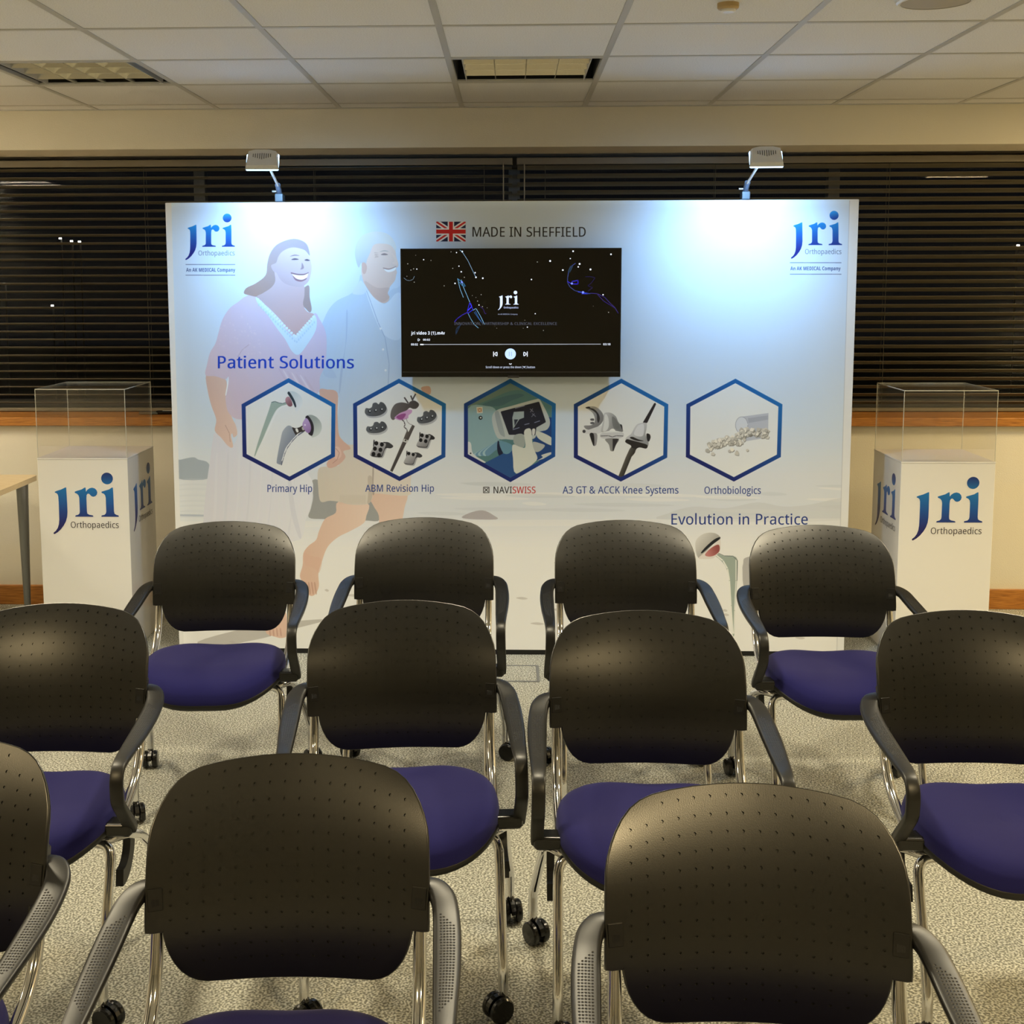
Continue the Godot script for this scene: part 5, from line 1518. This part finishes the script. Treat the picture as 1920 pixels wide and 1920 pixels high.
func arm_mesh(side: float) -> MB:
	# x, y, z of the top surface's middle line, width, thickness
	var rows := spline([
		[0.205, 0.666, 0.030, 0.030, 0.034],
		[0.228, 0.667, 0.031, 0.032, 0.034],
		[0.250, 0.664, 0.036, 0.038, 0.028],
		[0.264, 0.655, 0.062, 0.043, 0.021],
		[0.2695, 0.643, 0.105, 0.045, 0.017],
		[0.2715, 0.633, 0.170, 0.046, 0.016],
		[0.2715, 0.625, 0.250, 0.043, 0.016],
		[0.2700, 0.618, 0.330, 0.037, 0.016],
		[0.2695, 0.612, 0.392, 0.032, 0.016],
		[0.2695, 0.600, 0.418, 0.030, 0.016],
		[0.2695, 0.575, 0.432, 0.030, 0.016],
		[0.2700, 0.540, 0.434, 0.030, 0.017],
		[0.2705, 0.516, 0.428, 0.030, 0.019],
		[0.2715, 0.480, 0.398, 0.030, 0.021],
		[0.2720, 0.440, 0.362, 0.030, 0.024],
		[0.2720, 0.418, 0.345, 0.029, 0.026]], 5)
	var m := MB.new()
	var cnt := rows.size()
	var seg := 16
	var rings := []
	var len := 0.0
	var lens := []
	for i in cnt:
		var p := Vector3(rows[i][0], rows[i][1], rows[i][2])
		if i > 0:
			len += p.distance_to(Vector3(rows[i - 1][0], rows[i - 1][1], rows[i - 1][2]))
		lens.append(len)
		var a: Array = rows[maxi(i - 1, 0)]
		var b: Array = rows[mini(i + 1, cnt - 1)]
		var tan := Vector3(b[0] - a[0], b[1] - a[1], b[2] - a[2]).normalized()
		var flatdir := Vector2(b[0] - a[0], b[2] - a[2])
		var wdir := Vector3(1, 0, 0)
		if i < cnt * 0.5:
			wdir = Vector3(flatdir.y, 0, -flatdir.x).normalized()
		var updir := tan.cross(wdir).normalized()
		var hw: float = rows[i][3] * 0.5
		var ht: float = rows[i][4] * 0.5
		var mid := p - updir * ht
		var ring := []
		for k in seg:
			var t := TAU * k / seg
			# rounded rectangle
			var cx := signf(cos(t)) * pow(absf(cos(t)), 0.45)
			var cy := signf(sin(t)) * pow(absf(sin(t)), 0.55)
			var nn := Vector2(signf(cos(t)) * pow(absf(cos(t)), 1.6) / hw, signf(sin(t)) * pow(absf(sin(t)), 1.4) / ht).normalized()
			var q := mid + wdir * cx * hw + updir * cy * ht
			var nv := (wdir * nn.x + updir * nn.y).normalized()
			ring.append([Vector3(q.x * side, q.y, q.z), Vector3(nv.x * side, nv.y, nv.z), cx * 0.5 + 0.5])
		rings.append(ring)
	for i in cnt - 1:
		for k in seg:
			var k2 := (k + 1) % seg
			var a = rings[i][k]
			var b = rings[i][k2]
			var c = rings[i + 1][k2]
			var d = rings[i + 1][k]
			# texture: across 0..1 on the upper side only, along in units of the full length; the lower side reads the blank left edge
			var top := k < seg / 2
			var off := 0.0 if top else -10.0
			m.quad(a[0], b[0], c[0], d[0], a[1], b[1], c[1], d[1], Vector2(a[2] + off, lens[i] / len), Vector2(b[2] + off, lens[i] / len), Vector2(c[2] + off, lens[i + 1] / len), Vector2(d[2] + off, lens[i + 1] / len))
	for e in [0, cnt - 1]:
		var mid := Vector3.ZERO
		for r in rings[e]:
			mid += r[0] / seg
		var nn := (Vector3(rows[e][0] * side, rows[e][1], rows[e][2]) - Vector3(rows[absi(e - 2) if e == 0 else e - 2][0] * side, rows[absi(e - 2) if e == 0 else e - 2][1], rows[absi(e - 2) if e == 0 else e - 2][2])).normalized()
		for k in seg:
			m.tri(mid, rings[e][k][0], rings[e][(k + 1) % seg][0], nn, nn, nn, Vector2(-10, 0), Vector2(-10, 0), Vector2(-10, 0))
	# flush square tab let into the front of the back shell
	var tab := Vector3(side * 0.2225, 0.645, back_z(0.2225, 0.645) + 0.0005)
	m.box(tab, Vector3(0.025, 0.037, 0.003), 0.0008, Basis(Vector3(0, 1, 0), -side * 0.29) * Basis(Vector3(1, 0, 0), -0.18))
	return m

func arm_material() -> StandardMaterial3D:
	# pinholes pressed into the pad as fine relief
	var im := Image.create(96, 1024, false, Image.FORMAT_L8)
	im.fill(Color(1, 1, 1))
	for r in 34:
		for c in 5:
			if (r < 4 and c > r) or (r > 29 and c > 33 - r):
				continue
			var cx := 26 + c * 11
			var cy := 190 + r * 11
			for y in range(-3, 4):
				for x in range(-4, 5):
					var d := Vector2(x / 3.6, y / 2.6).length()
					if d < 1.0:
						im.set_pixel(cx + x, cy + y, grey(clampf(d * d, 0, 1)))
	var m := plain(Color(0.07, 0.068, 0.063), 0.40, 0.0, 0.5)
	m.heightmap_enabled = true
	m.heightmap_texture = ImageTexture.create_from_image(im)
	m.heightmap_scale = 0.15
	m.texture_repeat = false
	return m

func seat_rings() -> Array:
	# outline of the cushion by angle; front is +z
	var out := []
	for k in 56:
		var t := TAU * k / 56
		var c := cos(t)
		var s := sin(t)
		var ex := 2.0 / 2.55
		var x := signf(c) * pow(absf(c), ex)
		var z := signf(s) * pow(absf(s), ex)
		var wide := 0.228 * (1.0 if z > 0 else 1.0 - 0.10 * z * z)
		var zz := 0.275 + 0.226 * z
		if z > 0:
			zz -= 0.016 * exp(-pow(x / 0.30, 2.0)) * z
		out.append(Vector2(x * wide, zz))
	return out

func seat_y(p: Vector2) -> float:
	var y := 0.470
	var f := clampf((p.y - 0.32) / 0.18, 0.0, 1.0)
	y -= 0.040 * f * f
	y += 0.010 * clampf(absf(p.x) / 0.2, 0, 1) * clampf(absf(p.x) / 0.2, 0, 1)
	y -= 0.012 * exp(-pow(p.x / 0.10, 2.0)) * (1.0 - f)
	y -= 0.006 * f * exp(-pow(p.x / 0.06, 2.0))
	return y

func loft(rings: Array, closed_mid: Array) -> MB:
	# rings of Vector3 with smooth normals taken from the grid
	var m := MB.new()
	var rn := []
	var rc := rings.size()
	var n: int = rings[0].size()
	for i in rc:
		var row := []
		for k in n:
			var du: Vector3 = rings[i][(k + 1) % n] - rings[i][(k - 1 + n) % n]
			var dv: Vector3 = rings[mini(i + 1, rc - 1)][k] - rings[maxi(i - 1, 0)][k]
			row.append(dv.cross(du).normalized())
		rn.append(row)
	var sgn := 1.0
	var mid := Vector3.ZERO
	for k in n:
		mid += rings[rc / 2][k] / n
	if rn[rc / 2][0].dot(rings[rc / 2][0] - mid) < 0:
		sgn = -1.0
	for i in rc - 1:
		for k in n:
			var k2 := (k + 1) % n
			m.quad(rings[i][k], rings[i][k2], rings[i + 1][k2], rings[i + 1][k], rn[i][k] * sgn, rn[i][k2] * sgn, rn[i + 1][k2] * sgn, rn[i + 1][k] * sgn)
	if closed_mid[0] != null:
		for k in n:
			m.tri(closed_mid[0], rings[0][k], rings[0][(k + 1) % n], Vector3.UP, Vector3.UP, Vector3.UP)
	if closed_mid[1] != null:
		for k in n:
			m.tri(closed_mid[1], rings[rc - 1][k], rings[rc - 1][(k + 1) % n], Vector3.DOWN, Vector3.DOWN, Vector3.DOWN)
	return m

func build_chair() -> Node3D:
	var c := thing("conference_chair", "", "chair")
	part("backrest", back_shell(), M.plastic, c)
	var ring := seat_rings()
	var mid := Vector2(0, 0.275)
	var rows := []
	for s in [0.12, 0.3, 0.5, 0.68, 0.8, 0.88, 0.93, 0.965, 0.985, 1.0, 1.004, 1.0]:
		var row := []
		var i := rows.size()
		for p in ring:
			var q: Vector2 = mid + (p - mid) * minf(s, 1.004)
			var y := seat_y(q)
			if s > 0.8 or i > 8:
				var u := clampf((s - 0.8) / 0.2, 0.0, 1.0)
				y -= 0.032 * (1.0 - sqrt(maxf(0.0, 1.0 - u * u)))
			if i == 10:
				y -= 0.010
			if i == 11:
				y -= 0.018
			row.append(Vector3(q.x, y, q.y))
		rows.append(row)
	part("seat_cushion", loft(rows, [Vector3(0, seat_y(mid), mid.y), null]), M.fabric, c)
	rows = []
	for e in [[1.0, -0.046], [1.012, -0.050], [1.008, -0.060], [0.97, -0.066], [0.80, -0.069], [0.4, -0.070]]:
		var row := []
		for p in ring:
			var q: Vector2 = mid + (p - mid) * e[0]
			row.append(Vector3(q.x, seat_y(p) + e[1], q.y))
		rows.append(row)
	part("seat_shell", loft(rows, [null, Vector3(0, 0.402, mid.y)]), M.black, c).set_meta("label", "black plastic shell under the seat")
	var am := arm_material()
	for s in [-1.0, 1.0]:
		part("armrest", arm_mesh(s), am, c)
		# socket on the back that takes the tube
		var so := MB.new()
		so.box(Vector3(s * 0.2215, 0.640, back_z(0.2215, 0.64) - 0.0230), Vector3(0.029, 0.096, 0.026), 0.006, Basis(Vector3(1, 0, 0), -0.28))
		part("back_socket", so, M.plastic, c)
		# upright tube from the socket down and forward to the hub
		var up := PackedVector3Array()
		for r in spline([[0.2225, 0.640, 0.034], [0.2228, 0.590, 0.044], [0.2230, 0.530, 0.062], [0.2230, 0.490, 0.086], [0.2225, 0.455, 0.125], [0.2210, 0.425, 0.190], [0.2180, 0.402, 0.260], [0.2140, 0.393, 0.320]], 4):
			up.append(Vector3(r[0] * s, r[1], r[2]))
		var um := MB.new()
		um.tube(up, 0.0118, 14)
		part("back_upright", um, M.chrome, c)
		# hub between arm and seat
		var hb := MB.new()
		hb.box(Vector3(s * 0.240, 0.430, 0.338), Vector3(0.080, 0.034, 0.050), 0.008)
		part("hub", hb, M.black_gloss, c)
		# legs
		var fl := PackedVector3Array()
		for r in spline([[0.150, 0.388, 0.330], [0.190, 0.388, 0.331], [0.212, 0.381, 0.334], [0.2225, 0.362, 0.341], [0.2245, 0.330, 0.354], [0.2250, 0.250, 0.388], [0.2255, 0.165, 0.424], [0.2260, 0.125, 0.439], [0.2262, 0.100, 0.443], [0.2262, 0.058, 0.443]], 4):
			fl.append(Vector3(r[0] * s, r[1], r[2]))
		var fm := MB.new()
		fm.tube(fl, 0.0118, 14)
		part("front_leg", fm, M.chrome, c)
		var rl := PackedVector3Array()
		for r in spline([[0.170, 0.392, 0.330], [0.212, 0.392, 0.322], [0.238, 0.388, 0.288], [0.249, 0.368, 0.240], [0.2535, 0.330, 0.175], [0.264, 0.235, 0.075], [0.274, 0.160, 0.016], [0.2785, 0.132, 0.003], [0.2790, 0.110, 0.0], [0.2790, 0.058, 0.0]], 4):
			rl.append(Vector3(r[0] * s, r[1], r[2]))
		var rm := MB.new()
		rm.tube(rl, 0.0118, 14)
		part("rear_leg", rm, M.chrome, c)
		# curved bumper between the legs
		var arc := PackedVector2Array()
		for k in 13:
			var a := deg_to_rad(lerpf(-78.0, -176.0, k / 12.0))
			arc.append(Vector2(cos(a), sin(a)) * 0.090)
		for k in range(12, -1, -1):
			var a := deg_to_rad(lerpf(-78.0, -176.0, k / 12.0))
			arc.append(Vector2(cos(a), sin(a)) * 0.052)
		var bm := MB.new()
		# local x of the outline runs along +z of the chair
		bm.extrude(arc, -0.009, 0.009, Transform3D(Basis(Vector3(0, 0, 1), Vector3(0, 1, 0), Vector3(1, 0, 0)), Vector3(s * 0.240, 0.372, 0.318)))
		part("bumper", bm, M.black, c)
		for w in [["front_caster", Vector3(s * 0.2262, 0, 0.443)], ["rear_caster", Vector3(s * 0.279, 0, 0.0)]]:
			var cs := Node3D.new()
			cs.name = "caster"
			cs.position = w[1]
			c.add_child(cs, true)
			var hood := MB.new()
			hood.tube(PackedVector3Array([Vector3(0, 0.040, 0), Vector3(0, 0.068, 0)]), 0.0085, 10)
			var cap := PackedVector2Array()
			for k in 11:
				var a := PI * (0.02 + 0.96 * k / 10.0)
				cap.append(Vector2(cos(a) * 0.0315 , sin(a) * 0.0315))
			hood.extrude(cap, -0.0060, 0.0060, Transform3D(Basis(Vector3(0, 0, 1), Vector3(0, 1, 0), Vector3(1, 0, 0)), Vector3(0, 0.0305, 0.014)))
			part("hood", hood, M.black_gloss, cs)
			for q in [-1.0, 1.0]:
				var wh := MB.new()
				wh.lathe([Vector2(0.0, 0.0), Vector2(0.022, 0.0), Vector2(0.0275, 0.002), Vector2(0.030, 0.006), Vector2(0.030, 0.014), Vector2(0.027, 0.0185), Vector2(0.0, 0.020)], 24, Transform3D(Basis(Vector3(0, 0, 1), -q * PI / 2), Vector3(q * 0.0065, 0.030, 0.014)))
				part("wheel", wh, M.black_gloss, cs)
	var cb := MB.new()
	cb.tube(PackedVector3Array([Vector3(-0.16, 0.388, 0.330), Vector3(0.16, 0.388, 0.330)]), 0.0116, 14)
	part("cross_tube", cb, M.chrome, c)
	return c

func build_chairs() -> void:
	var first := build_chair()
	var g := "black plastic conference chairs with purple seats"
	var rows := [
		[-0.974, -4.148, 3.44, "black purple-seated armchair next to the backdrop, beside the plinth by the beech table"],
		[-0.297, -4.228, -0.28, "black purple-seated armchair next to the backdrop, under the printed revision hip caption"],
		[0.392, -4.191, 0.41, "black purple-seated armchair next to the backdrop, under the printed knee systems caption"],
		[1.036, -4.112, 0.41, "black purple-seated armchair next to the backdrop, covering the printed hip stem on its end"],
		[-1.155, -3.045, 1.28, "black purple-seated armchair at the table end of the middle row"],
		[-0.278, -3.092, 4.82, "black purple-seated armchair of the middle row, second from its table end"],
		[0.338, -3.003, -0.88, "black purple-seated armchair of the middle row, third from its table end"],
		[1.141, -3.022, -0.08, "black purple-seated armchair of the middle row, fourth and last from its table end"],
		[-1.056, -2.107, 0.1, "black purple-seated armchair of the row farthest from the backdrop, at its table end"],
		[-0.378, -2.032, 2.18, "black purple-seated armchair of the row farthest from the backdrop, in its middle"],
		[0.393, -1.920, -2.51, "black purple-seated armchair of the row farthest from the backdrop, at the end away from table"]]
	var rng := RandomNumberGenerator.new()
	rng.seed = 5
	# how the casters happen to have swivelled: front left, rear left, front right, rear right
	var swivel := {5: [40, 20, -60, 10], 6: [30, 35, -30, -20], 0: [20, 5, 40, 30]}
	for i in rows.size():
		var r: Array = rows[i]
		var c := first
		if i > 0:
			c = first.duplicate()
			c.name = numbered("conference_chair")
			add_child(c)
		c.position = Vector3(r[0], 0, r[1])
		c.rotation.y = deg_to_rad(r[2])
		tag(c, r[3], "chair", g)
		var k := 0
		for o in c.get_children():
			if str(o.name).begins_with("caster"):
				o.rotation.y = deg_to_rad(swivel[i][k]) if swivel.has(i) else rng.randf_range(-1.2, 1.2)
				k += 1

# ---------------------------------------------------------------- scene
var warm_energy := 5.0
var led_energy := 0.92

func _ready() -> void:
	look = view_basis()
	var cam := Camera3D.new()
	cam.name = "camera"
	add_child(cam)
	cam.transform = Transform3D(look.transposed(), Vector3(0, EYE, 0))
	cam.projection = Camera3D.PROJECTION_FRUSTUM
	cam.near = 0.05
	cam.far = 200.0
	cam.size = 2.0 * 0.05 * 960.0 / FOCAL
	cam.frustum_offset = Vector2((960.0 - PPX) / FOCAL * 0.05, -(960.0 - PPY) / FOCAL * 0.05)
	cam.current = true
	var env := Environment.new()
	env.background_mode = Environment.BG_COLOR
	env.background_color = Color(0.02, 0.022, 0.028)
	env.tonemap_mode = Environment.TONE_MAPPER_LINEAR
	env.tonemap_exposure = 1.4
	env.sdfgi_enabled = true
	env.ssao_enabled = true
	env.ssil_enabled = true
	var we := WorldEnvironment.new()
	we.name = "environment"
	we.environment = env
	add_child(we)
	make_materials()
	build_room()
	for l in fittings:
		build_fitting(l[0], l[1], l[2], l[3], l[4] if l.size() > 4 else 0, l.size() > 5)
	build_backdrop()
	build_television()
	build_arm_lamp(-1.006, -0.982, 0.05, "white arm lamp over the backdrop, above the printed woman")
	build_arm_lamp(1.012, 1.000, -0.05, "white arm lamp over the backdrop, above its blank blue sky end")
	build_plinth(-2.130, -1.720, -5.476, 1.0, "white square plinth with blue emblem, between beech table and backdrop", "clear acrylic cover on the plinth beside the beech table")
	build_plinth(1.700, 2.106, -5.40, -1.0, "white square plinth with blue emblem, at the backdrop end away from table", "clear acrylic cover on the plinth away from the beech table")
	build_table()
	build_chairs()
	build_ceiling_things()
	build_small_things()
